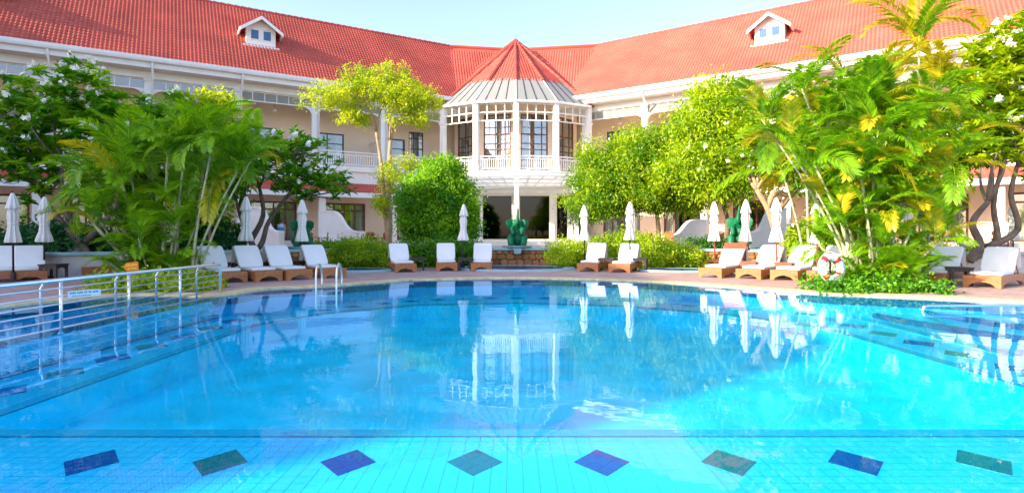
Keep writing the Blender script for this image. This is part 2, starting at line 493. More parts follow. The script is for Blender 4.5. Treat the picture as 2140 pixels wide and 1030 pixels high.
def flat_poly(name, rings, z, material, parent=None):
    """polygon with holes as a flat sheet"""
    pts = [Vector((a, b, 0)) for r in rings for a, b in r]
    tris = tessellate_polygon([[Vector((a, b, 0)) for a, b in r] for r in rings])
    me = bpy.data.meshes.new(name)
    me.from_pydata([(p.x, p.y, z) for p in pts], [], [tuple(t) for t in tris])
    bm = bmesh.new(); bm.from_mesh(me)
    bmesh.ops.recalc_face_normals(bm, faces=bm.faces)
    if sum(f.normal.z for f in bm.faces) < 0: bmesh.ops.reverse_faces(bm, faces=bm.faces)
    bm.to_mesh(me); bm.free()
    me.materials.append(material)
    return link(name, me, parent)

def strip_wall(name, ring, z0, z1, material, parent=None, closed=True):
    n = len(ring)
    vs = [(a, b, z0) for a, b in ring] + [(a, b, z1) for a, b in ring]
    fs = [(i, (i + 1) % n, n + (i + 1) % n, n + i) for i in range(n if closed else n - 1)]
    me = bpy.data.meshes.new(name); me.from_pydata(vs, [], fs); me.update(); me.materials.append(material)
    return link(name, me, parent)

def offset_ring(ring, d):
    n = len(ring); out = []
    area = sum(ring[i][0] * ring[(i + 1) % n][1] - ring[(i + 1) % n][0] * ring[i][1] for i in range(n))
    s = 1 if area > 0 else -1
    for i in range(n):
        a, b, c = Vector(ring[i - 1]), Vector(ring[i]), Vector(ring[(i + 1) % n])
        t1 = (b - a).normalized(); t2 = (c - b).normalized()
        n1 = Vector((t1.y, -t1.x)) * s; n2 = Vector((t2.y, -t2.x)) * s
        m = (n1 + n2); m = m / max(0.5, m.dot(n1)) if m.length > 1e-6 else n1
        out.append((b.x + m.x * d, b.y + m.y * d))
    return out

big = [(-600, -600), (600, -600), (600, 900), (-600, 900)]
yard = [(-34, -14), (34, -14), (34, 40), (-34, 40)]
g_o = tag(flat_poly('ground', [big, yard], 0.09, MT['grass']), kind='structure')
deck = tag(flat_poly('pool_deck', [yard, offset_ring(OUT, 0.05)], 0.10, MT['deck']), kind='structure')

basin = tag(flat_poly('pool_floor', [OUT, [(-4.65, 4.84), (5.55, 4.84), (5.5, 10.0), (4.5, 11.8), (2.5, 13.2), (0.2, 13.8), (-2.2, 13.4), (-3.9, 12.0), (-4.65, 10.4)]], -0.35, MT['pool_shelf']), kind='structure')
INNER = [(-4.65, 4.84), (5.55, 4.84), (5.5, 10.0), (4.5, 11.8), (2.5, 13.2), (0.2, 13.8), (-2.2, 13.4), (-3.9, 12.0), (-4.65, 10.4)]
flat_poly('deep_floor', [INNER], -0.68, MT['pool_deep'], basin)
strip_wall('deep_wall', INNER, -0.68, -0.35, MT['pool_deep'], basin)
flat_poly('edge_band', [offset_ring(INNER, 0.16), offset_ring(INNER, -0.005)], -0.338, MT['band_tile'], basin)
strip_wall('side_wall', OUT, -0.4, -0.12, MT['pool_wall'], basin)
strip_wall('waterline_tiles', OUT, -0.12, 0.09, MT['waterline'], basin)
# submerged kerb below the left railing and the dark foot line beside it
MB().box(-6.25, -5.98, 1.75, 11.8, -0.36, -0.01).build('submerged_kerb', MT['pool_shelf'], basin)
MB().box(-6.26, -5.975, 1.75, 11.81, -0.008, 0.0).build('kerb_edge_tiles', MT['waterline'], basin)
MB().box(-5.96, -5.86, 1.75, 11.7, -0.36, -0.335).build('floor_band', MT['waterline'], basin)
MB().box(-6.6, -6.45, 1.75, 11.9, -0.36, -0.335).build('floor_band', MT['waterline'], basin)
MB().box(6.72, 6.98, 1.75, 11.6, -0.36, -0.335).build('floor_band', MT['band_tile'], basin)
# curved entry steps on the right
for i, (off, zt) in enumerate([(0.0, -0.25), (0.75, -0.16), (1.5, -0.07)]):
    arc = smooth_path([(7.2 + off, 12.2 - off * 0.2), (7.3 + off, 10.4), (7.9 + off * 0.95, 8.6), (9.2 + off * 0.8, 7.2), (13.4, 6.0 + off * 0.2)], 5)
    ring = [(p.x, p.y) for p in arc] + [(13.45, 11.0), (10.0, 12.0)]
    flat_poly('entry_step', [ring], zt, MT['pool_shelf'], basin)
    strip_wall('step_riser', [(p.x, p.y) for p in arc], zt - 0.1, zt, MT['waterline'], basin, closed=False)
    nose = [(p.x, p.y) for p in arc]
    nose2 = [(p.x + 0.04, p.y + 0.03) for p in arc]
    flat_poly('step_nosing', [nose + nose2[::-1]], zt + 0.005, MT['waterline'], basin)

# tiles of the near shelf: separate pieces where they show largest
TP = 0.11
tile_mb = MB(); g2 = TP / 2 - 0.0022
tile_mb.box(-g2, g2, -g2, g2, 0, 0.0035)
tile_me = tile_mb.mesh('pool_tile', MT['pool_tile'])
tv, tf = [], []
n_one = 0
for iy in range(26):
    y = 2.0 + TP * iy
    for ix in range(104):
        x = -5.7 + TP * ix
        if 12 <= iy < 24 and 40 <= ix < 65:
            link('pool_tile', tile_me, basin, loc=(x, y, -0.351 + rnd.uniform(0, 0.001))); n_one += 1
        else:
            b = len(tv)
            z = -0.3475 + rnd.uniform(0, 0.001)
            tv += [(x - g2, y - g2, z), (x + g2, y - g2, z), (x + g2, y + g2, z), (x - g2, y + g2, z)]
            tf.append((b, b + 1, b + 2, b + 3))
tag(link('tile_field', np_mesh('tile_field', tv, tf, MT['pool_tile']), basin), kind='stuff')

# diamond inlays: nine small tiles each
def diamond_mesh(m):
    b = MB(Matrix.Rotation(R(45), 4, 'Z'))
    s = 0.096
    for i in range(3):
        for j in range(3):
            x, y = (i - 1) * s, (j - 1) * s
            b.box(x - s / 2 + 0.0012, x + s / 2 - 0.0012, y - s / 2 + 0.0012, y + s / 2 - 0.0012, 0, 0.006)
    return b.mesh('diamond_inlay', m)
d_me = [diamond_mesh(MT['dark_blue_tile']), diamond_mesh(MT['green_tile'])]
for i in range(8):                                             # near row
    px = 191 + i * 266.5 if i else 191
    d = 4.17
    link('diamond_inlay', d_me[i % 2], basin, loc=(wx([191, 460, 727, 992, 1257, 1523, 1788, 2055][i], d), d, -0.3502), scale=(1, 1.2, 1))
for i in range(9):
    link('diamond_inlay', d_me[(i + 1) % 2], basin, loc=(-5.35, 5.2 + 0.83 * i, -0.3502), scale=(1.2, 1.5, 1))
    link('diamond_inlay', d_me[i % 2], basin, loc=(6.2, 5.4 + 0.84 * i, -0.3502), scale=(1.2, 1.5, 1))
far_row = smooth_path([(-4.5, 12.2), (-2.5, 14.3), (0.15, 15.0), (2.9, 14.3), (5.0, 12.5)], 4)
for i, p in enumerate(far_row[1:-1]):
    link('diamond_inlay', d_me[i % 2], basin, loc=(p.x, p.y, -0.3502))

water = tag(flat_poly('pool_water', [OUT], WL, MT['water']), kind='structure')

# coping stones along the far edge
coping = empty('pool_coping'); tag(coping, kind='structure')
ring_o = offset_ring(OUT, 0.36); ring_i = offset_ring(OUT, -0.03)
acc = 0.0; start = 0
def coping_piece(i0, i1):
    vs, n = [], i1 - i0 + 1
    for i in range(i0, i1 + 1):
        (a, b), (c, d) = ring_i[i % len(OUT)], ring_o[i % len(OUT)]
        vs += [(a, b, 0.06), (a, b, 0.108), (c, d, 0.112), (c, d, 0.06)]
    # small joint between the pieces
    for k in range(4):
        v0, v1 = Vector(vs[k]), Vector(vs[4 + k]); vs[k] = tuple(v0 + (v1 - v0).normalized() * 0.003)
        v0, v1 = Vector(vs[-4 + k]), Vector(vs[-8 + k]); vs[-4 + k] = tuple(v0 + (v1 - v0).normalized() * 0.003)
    fs = []
    for i in range(n - 1):
        for k in range(4):
            fs.append((i * 4 + k, i * 4 + (k + 1) % 4, i * 4 + 4 + (k + 1) % 4, i * 4 + 4 + k))
    fs += [(0, 1, 2, 3), (n * 4 - 1, n * 4 - 2, n * 4 - 3, n * 4 - 4)]
    mb = MB(); mb.v = vs; mb.f = fs
    mb.build('coping_stone', MT['coping'], coping)
for i in range(len(OUT)):
    a, b = Vector(OUT[i]), Vector(OUT[(i + 1) % len(OUT)])
    acc += (b - a).length
    if acc > 0.62 or i == len(OUT) - 1:
        coping_piece(start, i + 1); start = i + 1; acc = 0.0

# ------------------------------------------------------------ retaining walls of the planted terrace
WALL = [(-24, 14.2), (-13, 16.6), (-8.9, 19.4), (-5.6, 21.6), (-1.9, 22.5), (2.2, 22.5), (6.2, 21.6), (9.2, 19.9), (14, 17.2), (25, 13.5)]
CAPZ = 0.80
garden_ring = [(a, b + 0.25) for a, b in WALL] + [(33.5, 13.5), (33.5, 39.5), (-33.5, 39.5), (-33.5, 14.2)]
garden = tag(flat_poly('garden_bed', [garden_ring], 0.52, MT['soil']), kind='structure')

stone_meshes = []
for k in range(8):
    r2 = random.Random(100 + k)
    poly = []
    m = r2.choice([5, 6, 7])
    for i in range(m):
        t = 2 * math.pi * (i + r2.uniform(-0.25, 0.25)) / m
        ex = 0.5 * max(-1, min(1, 1.35 * math.cos(t))); ez = 0.5 * max(-1, min(1, 1.35 * math.sin(t)))
        poly.append((ex, ez))
    b = MB()
    n = len(poly)
    vs = [(x, 0.03, z) for x, z in poly] + [(x * 0.97, -0.025, z * 0.97) for x, z in poly] + [(x * 0.72 + r2.uniform(-.05, .05), -0.05 - r2.uniform(0, 0.02), z * 0.72) for x, z in poly]
    fs = []
    for l in range(2):
        for i in range(n):
            j = (i + 1) % n; fs.append((l * n + i, l * n + j, (l + 1) * n + j, (l + 1) * n + i))
    fs.append(tuple(range(2 * n, 3 * n)))
    b._add(vs, fs)
    stone_meshes.append(b.mesh('stone', MT['stone']))

def wall_run(name, pts, label, stones):
    root = empty(name, (pts[0][0], pts[0][1], 0)); tag(root, label, 'wall', 'low walls of the planted terrace')
    ox, oy = pts[0]
    for (a, b) in zip(pts[:-1], pts[1:]):
        A, B = Vector(a), Vector(b); L = (B - A).length; ang = math.atan2(B.y - A.y, B.x - A.x)
        M = Matrix.Translation((A.x - ox, A.y - oy, 0)) @ Matrix.Rotation(ang, 4, 'Z')
        MB(M).box(-0.02, L + 0.02, 0, 0.3, 0.08, CAPZ - 0.11).build('wall_core', MT['mortar'] if stones else MT['render'], root)
        MB(M).box(-0.06, L + 0.06, -0.10, 0.36, CAPZ - 0.11, CAPZ).build('cap_stone', MT['cap'], root, bevel=0.03)
        if stones:
            z = 0.10
            row = 0
            while z < CAPZ - 0.17:
                h = rnd.choice([0.15, 0.19, 0.23]); h = min(h, CAPZ - 0.11 - z)
                x = -rnd.uniform(0, 0.15)
                while x < L:
                    w = rnd.uniform(0.19, 0.40)
                    c = M @ Vector((min(x + w / 2, L - 0.08), -0.0, z + h / 2))
                    o = link('stone', rnd.choice(stone_meshes), root, loc=c, rot=(0, rnd.uniform(-0.12, 0.12), ang), scale=(w * 1.02, rnd.uniform(0.7, 1.3), h * 1.04))
                    x += w
                z += h; row += 1
    return root
wall_run('terrace_wall', WALL[0:3], 'long grey-white rendered low wall with blue-grey cap behind left palms', False)
wall_run('terrace_wall', WALL[2:5], 'golden rubble stone low wall left of the central elephant fountain', True)
wall_run('terrace_wall', WALL[4:6], 'golden rubble stone low wall below the central elephant fountain', True)
wall_run('terrace_wall', WALL[5:8], 'golden rubble stone low wall below the right elephant fountain', True)
wall_run('terrace_wall', WALL[7:10], 'long grey-white rendered low wall behind right palms and loungers', False)

# small round ponds in the deck under the fountains
def pond(x, y, rx, ry, label):
    root = empty('fountain_pond', (x, y, 0.1)); tag(root, label, 'pond', 'ponds below the elephant fountains')
    n = 28
    ri = [(rx * math.cos(2 * math.pi * i / n), ry * math.sin(2 * math.pi * i / n)) for i in range(n)]
    ro = [(1.22 * a, 1.22 * b) for a, b in ri]
    mb = MB()
    vs, fs = [], []
    for (a, b), (c, d) in zip(ri, ro):
        vs += [(a, b, 0.03), (a, b, 0.06), (c * 0.97, d * 0.97, 0.06), (c, d, 0.0)]
    for i in range(n):
        j = (i + 1) % n
        for k in range(3): fs.append((i * 4 + k, j * 4 + k, j * 4 + k + 1, i * 4 + k + 1))
    mb._add(vs, fs); mb.build('rim', MT['cap'], root, smooth=False)
    f = flat_poly('pond_floor', [ri], 0.02, MT['waterline'], root)
    flat_poly('pond_surface', [ri], 0.045, MT['pond_water'], root)
pond(wx(1078, 20.3), 20.3, 1.75, 1.3, 'round blue-rimmed pond at the foot of the central elephant fountain')
pond(wx(745, 19.3), 19.3, 1.1, 0.7, 'small sunken pond left of centre in front of the hedge')
pond(wx(1425, 19.2), 19.2, 1.2, 0.7, 'small sunken pond right of centre beside the stone wall')
# ============================================================ the hotel
hotel = empty('hotel_building', (0, 40, 0.9))
tag(hotel, 'two-storey white and cream hotel with red tiled roof and glazed central bay', 'building')
HINV = Matrix.Translation((0, -40, -0.9))

TW, TR = 0.2, 0.30
def barrel(u):
    return 0.038 * (0.5 - 0.5 * np.cos(2 * np.pi * u / TW))
def tile_rows(M, rows, lo, hi, ns=6):
    """stepped rows of barrel tiles; lo(v), hi(v) limit the row along u. returns V, F"""
    V, FQ = [], []; base = 0
    m = np.array(M)
    for r in rows:
        v0, v1 = r * TR, (r + 1) * TR + 0.03
        a = math.floor(min(lo(v0), lo(v1)) / TW) * TW; b = math.ceil(max(hi(v0), hi(v1)) / TW) * TW
        n = int(round((b - a) / TW)) * ns + 1
        if n < 2: continue
        u = np.linspace(a, b, n)
        h = barrel(u)
        lines = [(v0, h - 0.012), (v0, h + 0.038), (v1, h + 0.01)]
        P = []
        for v, z in lines:
            uu = np.clip(u, lo(v), hi(v))
            P.append(np.stack([uu, np.full(n, v), z, np.ones(n)], 1))
        P = np.concatenate(P) @ m.T
        V.append(P[:, :3])
        i = np.arange(n - 1)
        for l in range(2):
            FQ.append(np.stack([base + l * n + i, base + l * n + i + 1, base + (l + 1) * n + i + 1, base + (l + 1) * n + i], 1))
        base += 3 * n
    return np.concatenate(V), np.concatenate(FQ)

def slope_matrix(M, p0, pitch_dir):
    """u along local x, v up the slope, n out of it; p0 the eave point"""
    up = Vector(pitch_dir).normalized()
    u = Vector((1, 0, 0)); n = u.cross(up)
    S = Matrix(((u.x, up.x, n.x, p0[0]), (u.y, up.y, n.y, p0[1]), (u.z, up.z, n.z, p0[2]), (0, 0, 0, 1)))
    return HINV @ M @ S

def wall_with_openings(M, x0, x1, y0, y1, z0, z1, ops, name, material, parent):
    xs = sorted(set([x0, x1] + [v for o in ops for v in o[:2]])); mb = MB(HINV @ M)
    for a, b in zip(xs[:-1], xs[1:]):
        hs = sorted([(o[2], o[3]) for o in ops if o[0] <= a + 1e-6 and o[1] >= b - 1e-6])
        z = z0
        for (p, q) in hs:
            if p > z + 1e-4: mb.box(a, b, y0, y1, z, p)
            z = q
        if z < z1 - 1e-4: mb.box(a, b, y0, y1, z, z1)
    return mb.build(name, material, parent)

def window(M, x0, x1, z0, z1, y, cols, rows, fmat, gmat, curtain=0.6, fw=0.06, name='window', parent=None, room='room'):
    """frame with its own panes, a curtain behind and a dark room behind that; cols/rows as fractions"""
    mb = MB(HINV @ M)
    mb.box(x0, x1, y, y + 0.08, z0, z0 + fw); mb.box(x0, x1, y, y + 0.08, z1 - fw, z1)
    mb.box(x0, x0 + fw, y, y + 0.08, z0 + fw, z1 - fw); mb.box(x1 - fw, x1, y, y + 0.08, z0 + fw, z1 - fw)
    cx = [0] + cols + [1]; rz = [0] + rows + [1]
    for c in cols:
        x = x0 + (x1 - x0) * c; mb.box(x - fw * 0.4, x + fw * 0.4, y + 0.005, y + 0.07, z0 + fw, z1 - fw)
    for r in rows:
        z = z0 + (z1 - z0) * r; mb.box(x0 + fw, x1 - fw, y + 0.01, y + 0.065, z - fw * 0.4, z + fw * 0.4)
    w = mb.build(name, fmat, parent or hotel)
    for i in range(len(cx) - 1):
        for j in range(len(rz) - 1):
            a = x0 + (x1 - x0) * cx[i] + fw * 0.4; b = x0 + (x1 - x0) * cx[i + 1] - fw * 0.4
            c = z0 + (z1 - z0) * rz[j] + fw * 0.4; d = z0 + (z1 - z0) * rz[j + 1] - fw * 0.4
            MB(HINV @ M).box(a, b, y + 0.035, y + 0.045, c, d).build('pane', gmat, w)
    if curtain:
        n = 24; vs = []; fs = []
        for side in (0, 1):
            a = x0 if side == 0 else x1 - (x1 - x0) * curtain / 2; b = x0 + (x1 - x0) * curtain / 2 if side == 0 else x1
            o = len(vs)
            for i in range(n + 1):
                x = a + (b - a) * i / n; yy = y + 0.14 + 0.03 * math.sin(i * 1.7)
                vs += [(x, yy, z0), (x, yy, z1)]
            for i in range(n): fs.append((o + 2 * i, o + 2 * i + 2, o + 2 * i + 3, o + 2 * i + 1))
        c = MB(HINV @ M); c._add(vs, fs); c.build('curtain', MT['curtain'], w)
    mb = MB(HINV @ M)
    e = 0.15; yb = y + 1.3
    mb.quad((x0 - e, yb, z0 - e), (x1 + e, yb, z0 - e), (x1 + e, yb, z1 + e), (x0 - e, yb, z1 + e))
    mb.quad((x0 - e, y + 0.1, z0 - e), (x0 - e, yb, z0 - e), (x0 - e, yb, z1 + e), (x0 - e, y + 0.1, z1 + e))
    mb.quad((x1 + e, y + 0.1, z0 - e), (x1 + e, yb, z0 - e), (x1 + e, yb, z1 + e), (x1 + e, y + 0.1, z1 + e))
    mb.quad((x0 - e, y + 0.1, z1 + e), (x1 + e, y + 0.1, z1 + e), (x1 + e, yb, z1 + e), (x0 - e, yb, z1 + e))
    mb.quad((x0 - e, y + 0.1, z0 - e), (x1 + e, y + 0.1, z0 - e), (x1 + e, yb, z0 - e), (x0 - e, yb, z0 - e))
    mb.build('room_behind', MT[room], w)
    return w

def railing(M, x0, x1, y, z0, parent=None, h=1.0):
    mb = MB(HINV @ M)
    mb.box(x0, x1, y - 0.05, y + 0.05, z0 + h - 0.07, z0 + h)
    mb.box(x0, x1, y - 0.03, y + 0.03, z0 + h - 0.24, z0 + h - 0.19)
    mb.box(x0, x1, y - 0.035, y + 0.035, z0 + 0.10, z0 + 0.16)
    n = max(2, int((x1 - x0) / 0.145))
    for i in range(1, n):
        x = x0 + (x1 - x0) * i / n
        mb.box(x - 0.025, x + 0.025, y - 0.02, y + 0.02, z0 + 0.16, z0 + h - 0.24)
    for i in range(1, n, 4):
        x = x0 + (x1 - x0) * i / n
        mb.box(x - 0.02, x + 0.02, y - 0.02, y + 0.02, z0 + h - 0.19, z0 + h - 0.07)
    return mb.build('balcony_railing', MT['white'], parent or hotel)

EZ, RZ = 10.95, 16.6
def dormer(M, xc, yf, zf, pitch_y, pitch_z):
    """gabled dormer; front wall at local y=yf standing on height zf; main roof rises pitch_z per pitch_y"""
    w, hw, hg = 0.86, 1.12, 0.62
    N = HINV @ M @ Matrix.Translation((xc, 0, 0))
    yb = yf + (hw + hg) * pitch_y / pitch_z + 0.3
    mb = MB(N)
    mb.prism([(-w, zf - 0.15), (w, zf - 0.15), (w, zf + hw), (0, zf + hw + hg), (-w, zf + hw)], yf, yb, 'xz')
    d = mb.build('dormer', MT['white'], hotel)
    # sill board following the roof
    MB(N).box(-w - 0.22, w + 0.22, yf - 0.16, yf - 0.003, zf - 0.18, zf - 0.02).build('sill', MT['white'], d)
    for s in (-1, 1):
        # roof slab, tiled, and the barge board
        sl = hg / w
        ov = 0.36
        p = [(0, zf + hw + hg + 0.05), (s * (w + ov), zf + hw + hg + 0.05 - sl * (w + ov)), (s * (w + ov), zf + hw + hg + 0.14 - sl * (w + ov)), (0, zf + hw + hg + 0.15)]
        MB(N).prism(p, yf - 0.42, yb, 'xz').build('dormer_roof', MT['tile'], d)
        p = [(0, zf + hw + hg - 0.16), (s * (w + ov + .02), zf + hw + hg - 0.17 - sl * (w + ov)), (s * (w + ov + .02), zf + hw + hg + 0.045 - sl * (w + ov)), (0, zf + hw + hg + 0.045)]
        MB(N).prism(p, yf - 0.47, yf - 0.40, 'xz').build('barge_board', MT['white'], d)
        MB(N).box(s * (w + ov - 0.02), s * (w + ov + 0.06), yf - 0.40, yb, zf + hw + hg - 0.17 - sl * (w + ov), zf + hw + hg + 0.04 - sl * (w + ov)).build('eave_board', MT['white'], d)
        x = s * 0.36
        MB(N).box(x - 0.27, x + 0.27, yf - 0.04, yf - 0.004, zf + 0.36, zf + 1.02).build('window_frame', MT['white'], d)
        MB(N).box(x - 0.215, x + 0.215, yf - 0.046, yf - 0.042, zf + 0.41, zf + 0.97).build('pane', MT['blue_glass'], d)
    MB(N).box(-0.03, 0.03, yf - 0.03, yf - 0.003, zf + hw, zf + hw + hg - 0.1).build('king_post', MT['white'], d)
    MB(N).box(-w - 0.05, w + 0.05, yf - 0.05, yf - 0.004, zf + hw - 0.03, zf + hw + 0.05).build('tie_beam', MT['white'], d)

def wing(origin, ang, s, k0, k1, depth, singles=False, detail_to=24.0, dormers=(11.8,), lite=False):
    """s = -1: runs to the left-front (local -x), s = +1 to the right-front"""
    M = Matrix.Translation((origin[0], origin[1], 0)) @ Matrix.Rotation(ang, 4, 'Z')
    H = HINV @ M
    def X(k): return s * k
    def bx(mb, ka, kb, y0, y1, z0, z1): return mb.box(X(ka), X(kb), y0, y1, z0, z1)
    xa, xb = sorted((X(k0), X(k1)))
    rise = RZ - EZ
    L = math.hypot(depth, rise)
    nrow = int(L / TR) + 1
    S = slope_matrix(M, (0, -0.3, EZ), (0, depth, rise))
    lo = lambda v: xa
    hi = lambda v: xb
    ns = 3 if lite else 6
    if singles:
        ka, kb = 20.4, 25.4
        V1, F1 = tile_rows(S, range(12, nrow), lo, hi, ns)
        V2, F2 = tile_rows(S, range(0, 12), lambda v: X(ka), hi, ns)
        V3, F3 = tile_rows(S, range(0, 12), lo, lambda v: X(kb), ns)
        V = np.concatenate([V1, V2, V3]); FQ = np.concatenate([F1, F2 + len(V1), F3 + len(V1) + len(V2)])
    else:
        V, FQ = tile_rows(S, range(0, nrow), lo, hi, ns)
    deckb = MB(H)
    deckb.prism([(-0.3, EZ - 0.06), (depth, RZ - 0.06), (2 * depth + 0.3, EZ - 0.06), (2 * depth + 0.3, EZ - 0.2), (-0.3, EZ - 0.2)], xa, xb, 'yz')
    roof = deckb.build('wing_roof', MT['tile'], hotel)
    tag(link('tile_field', np_mesh('tile_field', V, FQ, MT['tile'], smooth=False), roof), kind='stuff')
    if singles:
        Vt, Ft = tile_rows(Matrix(), [0], lambda v: 0.0, lambda v: TW, 6)
        one = np_mesh('roof_tile', Vt, Ft, MT['tile_one'])
        loc, rot, _ = S.decompose()
        for r in range(12):
            for c in range(25):
                p = S @ Vector((X(kb) + c * TW, r * TR, rnd.uniform(0, 0.006)))
                o = link('roof_tile', one, roof, loc=p); o.rotation_euler = rot.to_euler()
    rc = MB(H)
    nseg = int((xb - xa) / 0.42)
    for i in range(nseg):
        a = xa + (xb - xa) * i / nseg
        rc.tube([(a, depth - 0.3, RZ + 0.02), (a + 0.44, depth - 0.3, RZ + 0.0)], [0.15, 0.125], 8)
    rc.build('ridge_cap', MT['tile'], roof)
    for k in dormers:
        v = 0.40 * L
        dormer(M, X(k), -0.3 + depth * 0.40, EZ + rise * 0.40, depth, rise)
    # gutter, fascia, soffit
    g = MB(H); g.prism([(-0.52, EZ - 0.22), (-0.28, EZ - 0.26), (-0.28, EZ + 0.02), (-0.56, EZ + 0.05), (-0.56, EZ - 0.10)], xa, xb, 'yz')
    g.build('gutter', MT['white'], hotel)
    MB(H).box(xa, xb, -0.30, -0.12, EZ - 0.52, EZ - 0.23).build('fascia_board', MT['white'], hotel)
    MB(H).box(xa, xb, -0.12, 4.0, EZ - 0.52, EZ - 0.47).build('soffit', MT['ivory'], hotel)
    MB(H).box(xa, xb, 0.52, 0.88, 10.02, EZ - 0.525).build('verandah_beam', MT['white'], hotel)
    MB(H).box(xa, xb, 4.0, 2 * depth, 0.9, EZ - 0.53).build('rear_block', MT['cream'], hotel)
    if lite:
        MB(H).box(xa, xb, 0.6, 3.9, 0.9, 10.0).build('wall', MT['cream'], hotel)
        return
    # storey slab, spandrel, plinth
    MB(H).box(xa, xb, 0.35, 3.3, 5.45, 5.80).build('balcony_slab', MT['white'], hotel)
    MB(H).box(xa, xb, 0.5, 0.75, 4.25, 5.449).build('spandrel', MT['white'], hotel)
    MB(H).box(xa, xb, -3.2, 4.0, 0.3, 0.93).build('plinth', MT['ivory'], hotel)
    # lower skirt roof
    xa0, xb0 = xa, xb
    xa, xb = sorted((X(3.9), X(k1)))
    lo = lambda v: xa
    hi = lambda v: xb
    S2 = slope_matrix(M, (0, -1.7, 3.95), (0, 2.2, 0.75))
    V, FQ = tile_rows(S2, range(0, 7), lo, hi, 4)
    lr = MB(H); lr.prism([(-1.7, 3.9), (0.5, 4.65), (0.5, 4.5), (-1.7, 3.75)], xa, xb, 'yz')
    low = lr.build('skirt_roof', MT['tile'], hotel)
    tag(link('tile_field', np_mesh('tile_field', V, FQ, MT['tile']), low), kind='stuff')
    MB(H).box(xa, xb, -1.86, -1.70, 3.62, 3.93).build('skirt_fascia', MT['white'], hotel)
    xa, xb = xa0, xb0
    ks = [k for k in [-0.2 + 4.5 * i for i in range(0, 8)] if k0 <= k <= k1]
    uops, lops, wins = [], [], []
    for i, k in enumerate(ks):
        # columns
        c = MB(H); c.box(X(k) - 0.17, X(k) + 0.17, 0.53, 0.87, 5.8, 10.02)
        c.box(X(k) - 0.22, X(k) + 0.22, 0.48, 0.92, 5.80, 6.15)
        c.box(X(k) - 0.22, X(k) + 0.22, 0.48, 0.92, 9.86, 10.0)
        c.build('column', MT['white'], hotel, bevel=0.012)
        c = MB(H); c.box(X(k) - 0.2, X(k) + 0.2, -1.6, -1.2, 0.93, 3.75)
        c.build('ground_column', MT['ivory'], hotel, bevel=0.012)
        if i + 1 >= len(ks): break
        ka, kb = ks[i], ks[i + 1]
        a, b = sorted((X(ka), X(kb))); a += 0.17; b -= 0.17
        mid = (a + b) / 2
        # fretwork panel with its own panes
        fr = MB(H); fr.box(a, b, 0.66, 0.74, 9.42, 9.48); fr.box(a, b, 0.66, 0.74, 9.96, 10.015)
        n = 6
        for j in range(n + 1):
            x = a + (b - a) * j / n; fr.box(x - 0.025, x + 0.025, 0.67, 0.73, 9.48, 9.96)
        for sd in (-1, 1):
            xx = a if sd < 0 else b
            fr.prism([(xx, 9.42), (xx - sd * 0.5, 9.42), (xx - sd * 0.3, 9.36), (xx - sd * 0.1, 9.2), (xx, 8.95)], 0.66, 0.74, 'xz')
        f = fr.build('fretwork_panel', MT['white'], hotel)
        pm = MT['glass'] if (s < 0 and i >= 3) else MT['roof_glass']
        for j in range(n):
            x = a + (b - a) * j / n; x2 = a + (b - a) * (j + 1) / n
            MB(H).box(x + 0.025, x2 - 0.025, 0.695, 0.705, 9.48, 9.96).build('pane', pm, f)
        railing(M, a, b, 0.70, 5.8)
        # balcony partition
        MB(H).box(X(kb) - 0.09, X(kb) + 0.09, 0.93, 3.3, 5.8, 7.75).build('partition_wall', MT['ivory'], hotel)
        MB(H).box(X(kb) - 0.15, X(kb) + 0.15, 0.90, 3.299, 7.75, 7.87).build('partition_cap', MT['white'], hotel)
        # pendant lamp
        lm = MB(H); lm.tube([(mid, 1.7, EZ - 0.52), (mid, 1.7, EZ - 1.6)], 0.012, 5); lamp = lm.build('pendant_lamp', MT['brown_frame'], hotel)
        MB(H @ Matrix.Translation((mid, 1.7, EZ - 1.75))).lathe([(0.03, 0.15), (0.06, 0.12), (0.15, 0.0), (0.13, -0.06), (0.03, -0.09)], 12).build('lamp_shade', MT['ivory'], lamp, smooth=True)
        # downpipe
        MB(H).tube([(X(kb) + 0.22, -0.42, EZ - 0.2), (X(kb) + 0.22, -0.38, EZ - 0.45), (X(kb) + 0.22, 0.44, EZ - 1.25), (X(kb) + 0.22, 0.46, 5.8)], 0.055, 8).build('downpipe', MT['white'], hotel, smooth=True)
        if kb > detail_to + 4: continue
        d0 = mid + s * 0.6
        o = (d0 - 1.15, d0 + 0.9, 5.82, 8.35); uops.append(o)
        wins.append((o, 'u'))
        o = (mid - 1.4, mid + 1.4, 0.95, 3.45); lops.append(o); wins.append((o, 'l'))
        if i == 0:
            o = (min(X(0.3), X(1.45)), max(X(0.3), X(1.45)), 7.1, 9.0)
            uops.append(o); wins.append((o, 's'))
    wall_with_openings(M, xa, xb, 3.3, 3.55, 5.8, EZ - 0.53, uops, 'upper_wall', MT['cream'], hotel)
    wall_with_openings(M, xa, xb, 1.9, 2.15, 0.93, 4.6, lops, 'ground_wall', MT['cream'], hotel)
    for o, t in wins:
        if t == 'u': window(M, *o, 3.36, [0.45], [0.72], MT['dark_frame'], MT['glass'], 0.55, 0.08)
        elif t == 's': window(M, *o, 3.36, [0.33, 0.66], [0.33, 0.75], MT['dark_frame'], MT['glass'], 1.0, 0.06)
        else: window(M, *o, 1.98, [0.25, 0.5, 0.75], [0.8], MT['brown_frame'], MT['glass'], 0.7, 0.11)

LW = (-4.75, 40.7); RW = (5.0, 40.4)
wing(LW, R(30.8), -1, -3.0, 29.5, 5.6, singles=True, dormers=(11.8, 25.4))
wing(RW, R(-34.0), 1, -3.0, 29.0, 6.4, dormers=(11.75,))
